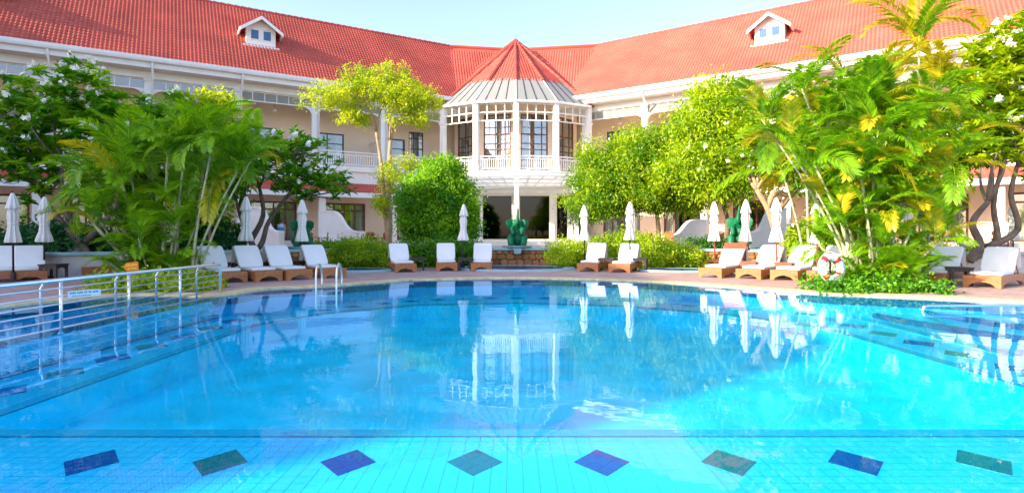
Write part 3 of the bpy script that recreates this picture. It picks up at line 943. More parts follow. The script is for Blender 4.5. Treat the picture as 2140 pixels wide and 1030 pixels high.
# the wing goes on round the left side of the court (only its shade reaches the view)
ea, la = R(30.8), 31.0
LW2 = (LW[0] - la * math.cos(ea), LW[1] - la * math.sin(ea))
wing(LW2, R(93), -1, 0.0, 35.0, 5.6, lite=True, dormers=())

# centre roof between the wings
for sgn in (-1, 1):
    MC = Matrix.Translation((0.25, 47.55, 0)) @ Matrix.Rotation(R(-9.5 * sgn), 4, 'Z') @ Matrix.Translation((0, -5.9, 0))
    ua, ub = (-8.2, 0.35) if sgn < 0 else (-0.35, 8.2)
    S = slope_matrix(MC, (0, 0, EZ), (0, 5.9, RZ - EZ))
    V, FQ = tile_rows(S, range(0, 25), lambda v: ua, lambda v: ub)
    cr = MB(HINV @ MC); cr.prism([(0, EZ - 0.06), (5.9, RZ - 0.06), (11.8, EZ - 0.06), (11.8, EZ - 0.2), (0, EZ - 0.2)], ua, ub, 'yz')
    croof = cr.build('centre_roof', MT['tile'], hotel)
    tag(link('tile_field', np_mesh('tile_field', V, FQ, MT['tile']), croof), kind='stuff')
    MB(HINV @ MC).tube([(ua, 5.9, RZ), (ub, 5.9, RZ)], 0.14, 8).build('ridge_cap', MT['tile'], croof)

# ------------------------------------------------------------ the central bay
BC = Vector((0.27, 46.2)); BR = 7.9; BA = R(20)
def bay(a, r, z): return Vector((BC.x + r * math.sin(a), BC.y - r * math.cos(a), z))
AP = 16.85; BE = 10.28; ER = 8.02
def facet_frame(a0, a1, r, z0, inward_up):
    """local frame of a vertical/sloped facet: x along, z up"""
    p, q = bay(a0, r, z0), bay(a1, r, z0)
    x = (q - p).normalized(); y = Vector((-x.y, x.x, 0))
    return Matrix(((x.x, y.x, 0, p.x), (x.y, y.y, 0, p.y), (0, 0, 1, 0), (0, 0, 0, 1))), (q - p).length

bay_roof_v, bay_roof_f = [], []
nb = 0
apex = bay(0, 0, AP)
cone = MB(HINV)
for i in range(-6, 6):
    a0, a1 = i * BA, (i + 1) * BA
    p, q = bay(a0, ER, BE), bay(a1, ER, BE)
    mid = (p + q) / 2
    u = (q - p).normalized(); up = (apex - mid); Ls = up.length; up.normalize(); n = u.cross(up)
    half = (q - p).length / 2
    S = HINV @ Matrix(((u.x, up.x, n.x, mid.x), (u.y, up.y, n.y, mid.y), (u.z, up.z, n.z, mid.z), (0, 0, 0, 1)))
    glazed = -2 <= i < 2
    t0 = 0.305 if glazed else 0.0
    r0 = int(t0 * Ls / TR)
    V, FQ = tile_rows(S, range(r0, int(Ls / TR)), lambda v: -half * (1 - v / Ls), lambda v: half * (1 - v / Ls), 6)
    bay_roof_v.append(V); bay_roof_f.append(FQ + nb); nb += len(V)
    f0 = r0 * TR / Ls
    a_, b_ = p.lerp(apex, f0), q.lerp(apex, f0)
    cone.v += [tuple(HINV @ (w - n * 0.03)) for w in (a_, b_, apex)]; k = len(cone.v); cone.f.append((k - 3, k - 2, k - 1))
bayroof = cone.build('bay_roof', MT['tile'], hotel)
tag(link('tile_field', np_mesh('tile_field', np.concatenate(bay_roof_v), np.concatenate(bay_roof_f), MT['tile']), bayroof), kind='stuff')
for i in range(-5, 6):
    a = i * BA
    f = 0.29 if abs(i) <= 1 else 0.0
    pts = [bay(a, ER, BE).lerp(apex, f + (1 - f) * t / 16) + Vector((0, 0, 0.07)) for t in range(17)]
    hc = MB(HINV)
    for t in range(16): hc.tube([pts[t], pts[t + 1]], [0.15, 0.12], 8)
    hc.build('hip_cap', MT['tile'], bayroof)
MB(HINV @ Matrix.Translation(apex)).lathe([(0.34, -0.25), (0.3, 0.0), (0.16, 0.14), (0.05, 0.22)], 12).build('apex_cap', MT['tile'], bayroof, smooth=True)
# frosted sheets of the lower roof
for i in range(-2, 2):
    a0, a1 = i * BA, (i + 1) * BA
    P0, Q0 = bay(a0, ER + 0.12, BE - 0.02), bay(a1, ER + 0.12, BE - 0.02)
    P1, Q1 = P0.lerp(apex, 0.33), Q0.lerp(apex, 0.33)
    nrm = (Q0 - P0).cross(P1 - P0).normalized()
    for j in range(4):
        t0, t1 = j / 4 + 0.008, (j + 1) / 4 - 0.008
        mb = MB(HINV)
        vs = [P0.lerp(Q0, t0), P0.lerp(Q0, t1), P1.lerp(Q1, t1), P1.lerp(Q1, t0)]
        vs = vs + [v - nrm * 0.02 for v in vs]
        mb._add(vs, [(0, 1, 2, 3), (7, 6, 5, 4), (0, 4, 5, 1), (1, 5, 6, 2), (2, 6, 7, 3), (3, 7, 4, 0)])
        mb.build('roof_sheet', MT['roof_glass'], bayroof)
    gb = MB(HINV)
    for j in range(1, 4):
        gb.tube([P0.lerp(Q0, j / 4) + nrm * 0.02, P1.lerp(Q1, j / 4) + nrm * 0.02], 0.02, 6)
    gb.build('glazing_bar', MT['dark_frame'], bayroof)
    if i > -2:
        MB(HINV).tube([P0 + nrm * 0.03, P1 + nrm * 0.03], 0.032, 6).build('hip_bar', MT['white'], bayroof)
    MB(HINV).tube([P0 - Vector((0, 0, .06)), Q0 - Vector((0, 0, .06))], 0.09, 6).build('bay_gutter', MT['white'], hotel)
# columns, lattice, railing of the bay
for i in range(-2, 3):
    p = bay(i * BA, BR, 0)
    Mx = HINV @ Matrix.Translation((p.x, p.y, 0)) @ Matrix.Rotation(i * BA, 4, 'Z')
    c = MB(Mx); c.box(-0.17, 0.17, -0.17, 0.17, 5.6, BE - 0.1); c.box(-0.22, 0.22, -0.22, 0.22, 5.6, 5.95); c.box(-0.21, 0.21, -0.21, 0.21, 8.95, 9.1)
    c.build('bay_column', MT['white'], hotel, bevel=0.012)
for i in range(-2, 2):
    Mf, L = facet_frame(i * BA, (i + 1) * BA, BR, 0, 0)
    lt = MB(HINV @ Mf)
    for z in (8.98, 9.54, 10.1): lt.box(0.17, L - 0.17, -0.03, 0.03, z - 0.035, z + 0.035)
    for j in range(5):
        x = 0.17 + (L - 0.34) * j / 4; lt.box(x - 0.03, x + 0.03, -0.035, 0.035, 8.95, 10.12)
    lt.build('lattice_screen', MT['white'], hotel)
    railing(Mf, 0.17, L - 0.17, 0.0, 5.62)
# slab
ring = [bay(R(a), BR + 0.28, 0) for a in range(-44, 45, 4)]
ring2 = [(p.x, p.y) for p in ring] + [(5.6, 44.0), (-5.0, 44.0)]
MB(HINV).prism(ring2, 5.22, 5.6, 'xy').build('bay_slab', MT['white'], hotel)
MB(HINV).prism([(p.x, p.y - 0.06) for p in ring] + [(5.6, 43.9), (-5.0, 43.9)], 5.50, 5.58, 'xy').build('slab_moulding', MT['ivory'], hotel)
# ceiling over the bay balcony and the inner glazed wall
for i in range(-2, 2):
    a0, a1 = i * R(30), (i + 1) * R(30)
    Mf, L = facet_frame(a0, a1, 5.35, 0, 0)
    o = (L / 2 - 1.02, L / 2 + 1.02, 5.75, 9.95)
    wall_with_openings(Mf, 0, L, 0.0, 0.2, 5.6, 10.9, [o], 'bay_wall', MT['cream'], hotel)
    window(Mf, *o, 0.05, [0.42, 0.78], [0.22, 0.40, 0.50, 0.66], MT['brown_frame'], MT['bay_glass'], 0.96, 0.09)
# milky canopy over the ground-floor entrance
CZ = 4.98
for i in range(-5, 5):
    for j, (r0, r1) in enumerate([(6.4, 7.55), (7.6, 8.75), (8.8, 9.95), (10.0, 11.1)]):
        a0, a1 = i * R(4.6) + R(0.25), (i + 1) * R(4.6) - R(0.25)
        vs = [bay(a0, r0, CZ - 0.45 * (11.1 - r0) / 4), bay(a1, r0, CZ - 0.45 * (11.1 - r0) / 4), bay(a1, r1, CZ - 0.45 * (11.1 - r1) / 4), bay(a0, r1, CZ - 0.45 * (11.1 - r1) / 4)]
        vs += [v + Vector((0, 0, 0.02)) for v in vs]
        MB(HINV)._add(vs, [(3, 2, 1, 0), (4, 5, 6, 7), (0, 1, 5, 4), (1, 2, 6, 5), (2, 3, 7, 6), (3, 0, 4, 7)]).build('canopy_sheet', MT['canopy_glass'], hotel)
cb = MB(HINV)
for i in range(-5, 6):
    a = i * R(4.6); cb.tube([bay(a, 6.3, CZ - 0.50), bay(a, 11.15, CZ - 0.03)], 0.035, 6)
for r in (7.57, 8.77, 9.97, 11.13):
    cb.tube([bay(R(t), r, CZ - 0.03 - 0.45 * (11.1 - r) / 4) for t in range(-23, 24, 2)], 0.04 if r < 11 else 0.08, 6)
cb.build('canopy_frame', MT['white'], hotel)
for i in (-1, 0, 1):
    p = bay(i * BA, 11.0, 0)
    c = MB(HINV @ Matrix.Translation((p.x, p.y, 0))); c.box(-0.125, 0.125, -0.125, 0.125, 0.9, CZ - 0.1)
    c.box(-0.22, 0.22, -0.22, 0.22, 0.9, 1.3); c.box(-0.21, 0.21, -0.21, 0.21, CZ - 0.5, CZ - 0.38); c.box(-0.16, 0.16, -0.16, 0.16, 3.3, 3.4)
    if i == 0: c.lathe([(0.16, CZ - 0.1), (0.19, CZ - 0.04), (0.1, CZ + 0.1), (0.13, CZ + 0.2), (0.04, CZ + 0.42)], 10)
    col_o = c.build('canopy_post', MT['white'], hotel)
    for sd in ((-1, 1) if i else ()):
        arc = [(p.x + sd * (0.16 + 0.9 * (1 - math.cos(t))), p.y, CZ - 1.0 + 0.92 * math.sin(t)) for t in [R(10 * q) for q in range(10)]]
        MB(HINV).tube(arc, 0.06, 6).build('arch_bracket', MT['white'], col_o)
# ground-floor front of the bay: big dark glazing between pillars
MG = Matrix.Translation((0.27, 41.2, 0))
ops = [(-5.0, -2.75, 1.0, 4.1), (-2.38, -0.3, 1.0, 4.1), (0.3, 2.45, 1.0, 4.1), (2.95, 4.7, 1.0, 4.1)]
wall_with_openings(MG, -5.4, 5.1, 0, 0.3, 0.93, 5.2, ops, 'entrance_wall', MT['ivory'], hotel)
for o in ops:
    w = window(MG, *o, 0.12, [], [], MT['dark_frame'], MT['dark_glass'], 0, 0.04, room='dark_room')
for x in (-2.56, 0.0, 2.6):
    MB(HINV @ MG).box(x - 0.2, x + 0.2, -0.14, -0.002, 0.93, 4.6).build('pilaster', MT['white'], hotel, bevel=0.015)
MB(HINV @ MG).box(-5.4, 5.1, -0.18, -0.003, 4.25, 4.55).build('entrance_lintel', MT['white'], hotel)
# entrance terrace
tag(flat_poly('entrance_terrace', [[(-6.5, 31.5), (7.0, 31.5), (7.5, 41.5), (-7.0, 41.5)]], 0.94, MT['ivory']), kind='structure')
st = MB(); st.box(-6.5, 7.0, 31.2, 31.5, 0.5, 0.94); st.box(-6.5, 7.0, 30.85, 31.2, 0.5, 0.74)
tag(st.build('entrance_step', MT['ivory']), kind='structure')
# ============================================================ vegetation
def leaf_arrays(C, N, A, L, W, rg, fold=0.25, droop=0.25):
    """C base point, A direction of the leaf, N its upper side, L length, W width -> kite leaves of 2 triangles"""
    n = len(C)
    A = A / np.linalg.norm(A, axis=1, keepdims=True)
    S = np.cross(A, N); S /= np.maximum(np.linalg.norm(S, axis=1, keepdims=True), 1e-6)
    U = np.cross(S, A)
    L = L[:, None]; W = W[:, None]
    p0 = C
    p1 = C + A * L * 0.5 + S * W * 0.5 + U * W * fold
    p2 = C + A * L - U * L * droop
    p3 = C + A * L * 0.5 - S * W * 0.5 + U * W * fold
    V = np.stack([p0, p1, p2, p3], 1).reshape(-1, 3)
    b = np.arange(n) * 4
    FT = np.concatenate([np.stack([b, b + 1, b + 2], 1), np.stack([b, b + 2, b + 3], 1)])
    return V, FT

def rand_dirs(rg, n):
    v = rg.normal(size=(n, 3)); return v / np.linalg.norm(v, axis=1, keepdims=True)

def crown_points(rg, blobs, n, shell=0.55):
    """points in a set of ellipsoids (x,y,z,rx,ry,rz), denser near the surface"""
    vol = np.array([b[3] * b[4] * b[5] for b in blobs]) ** 0.75; vol /= vol.sum()
    idx = rg.choice(len(blobs), n, p=vol)
    B = np.array(blobs)[idx]
    d = rand_dirs(rg, n)
    rad = shell + (1 - shell) * rg.random(n) ** 0.7
    inner = rg.random(n) < 0.18
    rad[inner] = rg.random(inner.sum()) ** 0.5 * shell
    wob = 1 + 0.16 * rg.normal(size=n)
    P = B[:, :3] + d * B[:, 3:] * (rad * np.clip(wob, 0.6, 1.35))[:, None]
    return P, d

def limb(mb, a, b, ra, rb, rg, sag=0.15, n=5, sides=6):
    a, b = Vector(a), Vector(b)
    L = (b - a).length
    off = Vector(rg.normal(size=3) * L * 0.07)
    pts = []
    for i in range(n + 1):
        t = i / n
        p = a.lerp(b, t) + off * math.sin(math.pi * t) + Vector((0, 0, -sag * L * 0.25 * math.sin(math.pi * t)))
        pts.append(p)
    mb.tube(pts, [ra + (rb - ra) * (i / n) for i in range(n + 1)], sides)
    return pts

def make_tree(name, label, base, trunk, blobs, n_clump, per, leaf, lm, bark, seed, group=None, cat='tree', spread=0.28, up=0.35,
              r0=0.12, n_limb=14, n_twig=40, tint=(0.5, 0.28), flowers=0, whorl=False, extra_trunks=(), sag=0.15, droop=0.25):
    """base: world foot; trunk: points relative to the foot, the last one is the fork; blobs relative to the foot"""
    rg = np.random.default_rng(seed)
    root = empty(name, base); tag(root, label, cat, group)
    P, D = crown_points(rg, blobs, n_clump)
    zmid = np.mean([b[2] for b in blobs])
    # woody part
    wood = MB()
    m = len(trunk)
    tp = smooth_path(trunk, 4)
    wood.tube(tp, [r0 * (1 - 0.45 * i / (len(tp) - 1)) for i in range(len(tp))], 8)
    nodes = [(Vector(p), r0 * 0.55) for p in tp[len(tp) // 2:]]
    e = Vector(tp[-1])
    for i in sorted(range(n_clump), key=lambda i: (Vector(P[i]) - e - Vector((0, 0, 1.0))).length)[:4]:
        pts = limb(wood, e, P[i], r0 * 0.5, 0.02, rg, 0.0)
        nodes += [(p, r0 * 0.25) for p in pts[2:]]
    for tr in extra_trunks:
        q = smooth_path(tr, 4)
        wood.tube(q, [r0 * 0.8 * (1 - 0.5 * i / (len(q) - 1)) for i in range(len(q))], 7)
        nodes += [(Vector(p), r0 * 0.4) for p in q[len(q) // 2:]]
        e = Vector(q[-1])
        for i in sorted(range(n_clump), key=lambda i: (Vector(P[i]) - e - Vector((0, 0, 0.9))).length)[:3]:
            pts = limb(wood, e, P[i], r0 * 0.38, 0.02, rg, 0.0)
            nodes += [(p, r0 * 0.2) for p in pts[2:]]
    order = rg.permutation(n_clump)
    forks = [x for x in nodes]
    for i in order[:n_limb]:
        t = Vector(P[i]) * 0.92 + Vector(trunk[-1]) * 0.08
        a, ra = min(forks, key=lambda f: (f[0] - t).length + (2.0 if f[0].z > t.z + 0.3 else 0))
        pts = limb(wood, a, t, ra * 0.75, 0.02, rg, sag)
        nodes += [(p, max(0.014, ra * 0.5 * (1 - k / len(pts)))) for k, p in enumerate(pts[1:])]
    for i in order[n_limb:n_limb + n_twig]:
        t = Vector(P[i])
        a, ra = min(nodes, key=lambda f: (f[0] - t).length)
        limb(wood, a, t, min(0.03, ra * 0.8), 0.008, rg, sag, 3, 5)
    wood.build('trunk', bark, root, smooth=True)
    # leaves
    C = np.repeat(P, per, axis=0); n = len(C)
    if whorl:
        az = rg.random(n) * 2 * np.pi; el = rg.normal(0.35, 0.4, n)
        A = np.stack([np.cos(az) * np.cos(el), np.sin(az) * np.cos(el), np.sin(el)], 1)
        C = C + rg.normal(size=(n, 3)) * 0.05
        Nn = np.tile([0, 0, 1.0], (n, 1)) + rg.normal(size=(n, 3)) * 0.3
    else:
        C = C + rg.normal(size=(n, 3)) * spread * np.array([1, 1, 0.75])
        A = rand_dirs(rg, n) + np.repeat(D, per, axis=0) * 0.7 + np.array([0, 0, -0.25])
        Nn = np.repeat(D, per, axis=0) * 0.5 + np.array([0, 0, up * 2]) + rg.normal(size=(n, 3)) * 0.55
    Ls = leaf[0] * rg.uniform(0.65, 1.35, n); Ws = leaf[1] * rg.uniform(0.7, 1.3, n)
    V, FT = leaf_arrays(C, Nn, A, Ls, Ws, rg, droop=droop)
    clump_t = np.repeat(rg.normal(tint[0], tint[1], n_clump), per)
    tv = np.clip(clump_t + rg.normal(0, 0.15, n), 0, 1)
    link('crown', np_mesh('crown', V, FT, lm, tint=np.repeat(tv, 4)), root)
    if flowers:
        fm = flower_mesh()
        top = sorted(range(n_clump), key=lambda i: -(D[i][2] + 0.8 * -D[i][1] + rg.normal(0, 0.6)))[:flowers]
        for i in top:
            p = P[i] + D[i] * 0.10 + np.array([0, -0.05, 0.06])
            link('blossom', fm, root, loc=p, rot=(rg.uniform(-.6, .6), rg.uniform(-.6, .6), rg.uniform(0, 6)), scale=[rg.uniform(0.8, 1.5)] * 3)
    return root

_fm = []
def flower_mesh():
    if _fm: return _fm[0]
    b = MB(); r = random.Random(4)
    for k in range(9):
        q = Euler((r.uniform(-1.5, 1.5), r.uniform(-1.5, 1.5), r.uniform(0, 6))).to_matrix()
        c = Vector((r.uniform(-.07, .07), r.uniform(-.07, .07), r.uniform(-.03, .08)))
        for i in range(5):
            t = 2 * math.pi * i / 5
            d = q @ Vector((math.cos(t), math.sin(t), 0.35)); s = q @ Vector((-math.sin(t), math.cos(t), 0.1))
            b._add([c, c + d * 0.035 + s * 0.022, c + d * 0.068, c + d * 0.035 - s * 0.022], [(0, 1, 2, 3)])
    _fm.append(b.mesh('blossom', MT['petal'])); return _fm[0]

def pos(px, d, z=0.5): return (wx(px, d), d, z)

# --- frangipani trees, left
make_tree('frangipani_tree', 'white-flowered frangipani tree at far left above two furled umbrellas', pos(200, 17.2, 0.1),
          [(0, 0, 0), (-0.35, 0.1, 0.7), (-0.9, 0.2, 1.5), (-1.1, 0.1, 2.3)],
          [(-0.6, 0, 5.0, 1.7, 1.4, 1.2), (-2.2, 0.2, 4.4, 1.6, 1.4, 1.3), (0.7, 0.2, 3.9, 1.2, 1.1, 0.9), (-2.4, 0.3, 3.2, 1.3, 1.2, 0.8), (1.9, 0.8, 4.6, 1.3, 1.1, 1.0), (2.6, 1.0, 3.6, 1.2, 1.0, 0.9)], 400, 24, (0.28, 0.09), MT['leaf_round'], MT['bark'], 11,
          'frangipani trees', n_limb=22, n_twig=120, flowers=110, whorl=True, r0=0.13, extra_trunks=[[(-0.2, 0.1, 0.5), (-1.4, 0.5, 1.6), (-2.1, 0.4, 2.6)], [(-0.4, 0.1, 1.0), (0.3, 0.3, 1.9), (0.5, 0.3, 2.8)]], tint=(0.35, 0.25))
make_tree('frangipani_tree', 'half-bare frangipani with dark forked branches left of the stone wall', pos(530, 20.3, 0.1),
          [(0, 0, 0), (0.05, 0, 0.6), (-0.2, 0, 1.2), (-0.5, 0, 2.0)],
          [(0.2, 0, 4.2, 1.3, 1.2, 0.9), (1.5, 0, 4.0, 1.2, 1.1, 0.9), (-1.0, 0.2, 3.6, 1.1, 1.1, 0.9), (2.7, 0.1, 3.1, 0.9, 0.9, 0.6), (1.6, 0, 3.0, 1.0, 0.9, 0.6)], 250, 18, (0.24, 0.075), MT['leaf_round'], MT['bark'], 12,
          'frangipani trees', n_limb=60, n_twig=190, flowers=40, whorl=True, r0=0.14,
          extra_trunks=[[(0, 0, 0.5), (0.35, -0.1, 0.95), (0.55, 0, 1.7), (1.3, 0, 2.7)], [(-0.1, 0, 1.0), (0.3, 0.1, 1.9), (0.2, 0, 2.9)]], tint=(0.3, 0.25))
# --- yellow-green flat-topped tree
make_tree('shade_tree', 'tall flat-topped yellow-green tree with pale trunk left of the bay', pos(812, 28, 0.5),
          [(0, 0, 0), (0.05, 0, 1.8), (0, 0, 3.6), (0.1, 0, 5.4)],
          [(-2.4, 0, 7.5, 1.7, 1.3, 0.55), (-0.9, 0, 7.9, 1.5, 1.3, 0.6), (0.7, 0, 7.6, 1.3, 1.3, 0.8), (1.7, 0, 7.2, 1.0, 1.1, 0.7), (-1.6, 0.1, 6.7, 1.0, 1.0, 0.45), (0.2, 0, 8.7, 0.8, 0.8, 0.4), (-1.3, 0, 8.6, 0.9, 0.8, 0.35), (0.9, 0, 6.5, 0.9, 0.9, 0.4), (0.1, -0.3, 3.6, 0.7, 0.6, 0.8), (-0.3, -0.2, 2.3, 0.5, 0.5, 0.6), (1.1, -0.2, 4.3, 0.6, 0.5, 0.3)],
          430, 56, (0.13, 0.05), MT['leaf_yellow'], MT['pale_bark'], 13, r0=0.17, n_limb=22, n_twig=80, spread=0.16,
          extra_trunks=[[(0.05, 0, 0.1), (-0.2, 0, 2.2), (-0.35, 0, 4.2), (-0.6, 0, 5.8)]], tint=(0.6, 0.3), sag=0.0)
# --- round dense trees beside the bay
make_tree('round_tree', 'dense round bright green tree left of the central bay', pos(914, 23.6, 0.5),
          [(0, 0, 0), (0, 0, 0.7), (0.05, 0, 1.3)],
          [(0, 0, 2.9, 1.1, 1.1, 0.9), (-0.75, -0.1, 2.2, 0.85, 0.9, 0.8), (0.65, -0.1, 2.2, 0.95, 0.9, 0.8), (0.05, 0, 1.4, 1.3, 1.1, 0.75), (1.0, -0.2, 1.3, 0.7, 0.8, 0.6), (-0.75, -0.2, 1.2, 0.6, 0.7, 0.55), (0.2, -.1, 3.5, 0.55, 0.6, 0.4)],
          480, 105, (0.145, 0.05), MT['leaf_round'], MT['bark'], 14, r0=0.10, n_limb=14, n_twig=40, spread=0.22, tint=(0.5, 0.3))
make_tree('garden_tree', 'dense bright green tree just right of the central bay', pos(1376, 26, 0.5),
          [(0, 0, 0), (0.0, 0, 1.0), (-0.1, 0, 2.0)],
          [(-0.6, 0, 4.7, 1.3, 1.3, 1.0), (-1.8, 0, 3.7, 1.2, 1.3, 0.9), (-2.8, -0.1, 3.0, 1.0, 1.1, 0.9), (0.25, -0.2, 3.4, 1.35, 1.3, 1.1), (-1.4, -0.4, 2.5, 1.6, 1.2, 0.7), (-3.1, 0, 4.2, 0.5, 0.5, 0.7), (0.9, -.3, 2.5, 1.2, 1.0, 0.6), (-3.3, -.2, 2.1, 0.8, 0.8, 0.6)],
          520, 95, (0.17, 0.058), MT['leaf_bright'], MT['pale_bark'], 15, r0=0.14, n_limb=18, n_twig=60, spread=0.27, tint=(0.42, 0.33))
make_tree('garden_tree', 'tall sunlit yellow-green tree behind the right umbrellas', pos(1515, 24, 0.5),
          [(0, 0, 0), (0.1, 0, 1.2), (-0.1, 0, 2.4)],
          [(-0.2, 0, 6.3, 1.1, 1.1, 1.0), (-1.1, 0, 5.3, 1.2, 1.2, 0.9), (1.0, 0, 5.4, 1.3, 1.2, 1.0), (0.0, -0.3, 4.3, 2.2, 1.4, 1.1), (-1.5, -.3, 3.5, 1.3, 1.2, 0.9), (1.6, -.3, 3.9, 1.2, 1.1, 0.9), (-0.4, -.4, 2.8, 1.5, 1.0, 0.6)],
          440, 92, (0.19, 0.066), MT['leaf_bright'], MT['bark'], 16, r0=0.15, n_limb=18, n_twig=60, spread=0.30, tint=(0.62, 0.3), flowers=40)
make_tree('background_tree', 'shaded leafy tree filling the gap behind the left palm clump', pos(345, 19.2, 0.5),
          [(0, 0, 0), (0.1, 0, 0.8), (0, 0, 1.5)], [(0.1, 0, 3.3, 1.6, 0.9, 1.1), (-1.3, 0, 2.6, 1.1, 0.8, 1.0), (1.3, 0, 2.6, 1.0, 0.8, 0.9), (0, 0, 1.6, 1.7, 0.8, 0.8), (0.6, 0, 4.2, 1.3, 0.8, 0.7), (-0.9, 0, 4.3, 1.2, 0.8, 0.7), (2.2, 0, 3.2, 0.9, .8, .9)],
          430, 60, (0.22, 0.08), MT['leaf_round'], MT['bark'], 81, r0=0.1, n_limb=12, n_twig=30, spread=0.25, tint=(0.4, 0.35), flowers=50)
make_tree('background_tree', 'sunlit leafy tree filling the gap behind the right palm clump', pos(1840, 18.4, 0.5),
          [(0, 0, 0), (0.1, 0, 0.8), (0, 0, 1.5)], [(0.1, 0, 4.0, 1.7, 0.9, 1.0), (-1.6, 0, 3.2, 1.2, 0.8, 1.0), (1.6, 0, 3.4, 1.2, 0.8, 0.9), (0, 0, 2.0, 1.7, 0.8, 0.8)],
          300, 60, (0.24, 0.085), MT['leaf_bright'], MT['bark'], 82, r0=0.1, n_limb=12, n_twig=30, spread=0.27, tint=(0.4, 0.35), flowers=25)
make_tree('frangipani_tree', 'frangipani with smooth pale orange limbs behind the sunlit loungers', pos(1640, 19.6, 0.55),
          [(0, 0, 0), (-0.25, 0, 0.7), (-0.55, 0, 1.6), (-0.95, 0, 2.3)],
          [(-0.4, 0.2, 4.2, 1.1, 1.0, 0.9), (0.5, 0.2, 4.6, 1.2, 1.0, 0.9), (1.5, 0.3, 4.0, 1.0, 1.0, 0.9), (-1.2, .2, 3.1, 0.7, 0.7, 0.6)], 240, 22, (0.27, 0.09), MT['leaf_bright'], MT['pale_bark'], 17,
          'frangipani trees', n_limb=20, n_twig=90, flowers=30, whorl=True, r0=0.16, extra_trunks=[[(0, 0, 0.2), (0.5, 0, 1.0), (0.9, 0, 2.0), (0.9, 0, 3.0)], [(-0.5, 0, 1.4), (0.1, 0, 2.0), (0.3, 0, 2.9)], [(-0.6, 0, 1.7), (-0.3, 0, 2.2), (0.25, 0, 2.1), (0.6, 0, 2.9)]], tint=(0.6, 0.25))
make_tree('frangipani_tree', 'white-flowered frangipani with dark crooked trunks at far right', pos(2025, 16.6, 0.55),
          [(0, 0, 0), (0.3, 0, 0.5), (0.1, 0, 1.1), (0.55, 0, 1.7)],
          [(1.2, 0.2, 5.6, 1.5, 1.3, 1.1), (2.3, 0.2, 6.2, 1.6, 1.2, 1.1), (0.6, 0.3, 4.4, 1.2, 1.1, 0.9), (2.2, 0.2, 4.6, 1.4, 1.2, 1.0), (1.4, .2, 3.2, 1.4, 1.1, 0.7), (2.6, .2, 3.2, 1.2, 1.1, .8)], 430, 24, (0.29, 0.10), MT['leaf_bright'], MT['bark'], 18,
          'frangipani trees', n_limb=26, n_twig=120, flowers=120, whorl=True, r0=0.13, extra_trunks=[[(0.2, 0.1, 0.1), (0.9, 0.1, 0.5), (0.8, 0.1, 1.6), (1.0, 0.1, 2.6)], [(0.6, 0.1, 0.4), (1.5, 0.1, 0.9), (1.3, 0.1, 1.9), (1.5, 0.1, 2.8)]], tint=(0.6, 0.25))
# --- smaller plants behind the left wall
make_tree('lit_treetop', 'treetop with yellow sunlight put into its leaf colour behind the left palm clump', pos(438, 18.5, 0.5),
          [(0, 0, 0), (0, 0, 1.5), (0, 0, 2.8)], [(0, 0, 4.9, 0.6, 0.6, 0.45), (0, 0, 4.2, 0.6, 0.6, 0.6), (-0.2, 0, 3.2, 0.6, 0.6, 0.6)], 150, 30, (0.2, 0.06), MT['leaf_yellow'], MT['bark'], 21, r0=0.06, n_limb=8, n_twig=20, spread=0.14)  # sunlight on this treetop is put into the yellow leaf colour

def make_hedge(name, label, x0, x1, y0, y1, z0, h, n, leaf, lm, seed, group=None, lump=0.25, cat='hedge', tint=(0.5, 0.3), drop=0.0):
    rg = np.random.default_rng(seed)
    cx, cy = (x0 + x1) / 2, (y0 + y1) / 2
    root = empty(name, (cx, cy, z0)); tag(root, label, cat, group)
    nb = max(3, int((x1 - x0) / (h * 0.7)))
    blobs = []
    for i in range(nb):
        t = (i + 0.5) / nb
        edge = 1 - drop * abs(2 * t - 1) ** 2
        hh = h * edge * rg.uniform(1 - lump, 1 + lump * 0.5)
        blobs.append(((x0 + (x1 - x0) * t) - cx + rg.normal(0, .05), rg.normal(0, (y1 - y0) * 0.12), hh * 0.48, (x1 - x0) / nb * 0.85, (y1 - y0) * 0.55, hh * 0.55))
    P, D = crown_points(rg, blobs, n, 0.75)
    P[:, 2] = np.maximum(P[:, 2], 0.03)
    per = 22
    C = np.repeat(P, per, axis=0) + rg.normal(size=(n * per, 3)) * 0.10
    C[:, 2] = np.maximum(C[:, 2], 0.02)
    A = rand_dirs(rg, n * per) + np.repeat(D, per, axis=0) * 0.8
    Nn = np.repeat(D, per, axis=0) * 0.4 + np.array([0, -0.2, 0.8]) + rg.normal(size=(n * per, 3)) * 0.5
    V, FT = leaf_arrays(C, Nn, A, leaf[0] * rg.uniform(0.7, 1.3, n * per), leaf[1] * rg.uniform(0.7, 1.3, n * per), rg)
    tv = np.clip(np.repeat(rg.normal(tint[0], tint[1], n), per) + rg.normal(0, 0.15, n * per), 0, 1)
    link('foliage', np_mesh('foliage', V, FT, lm, tint=np.repeat(tv, 4)), root)
    st = MB()
    for b in blobs:
        for q in range(3):
            st.tube([(b[0] + rg.normal(0, .08), b[1], 0), (b[0] + rg.normal(0, .2), b[1] + rg.normal(0, .1), b[2] + b[5] * 0.5)], [0.025, 0.008], 5)
    st.build('stem', MT['bark'], root)
    return root

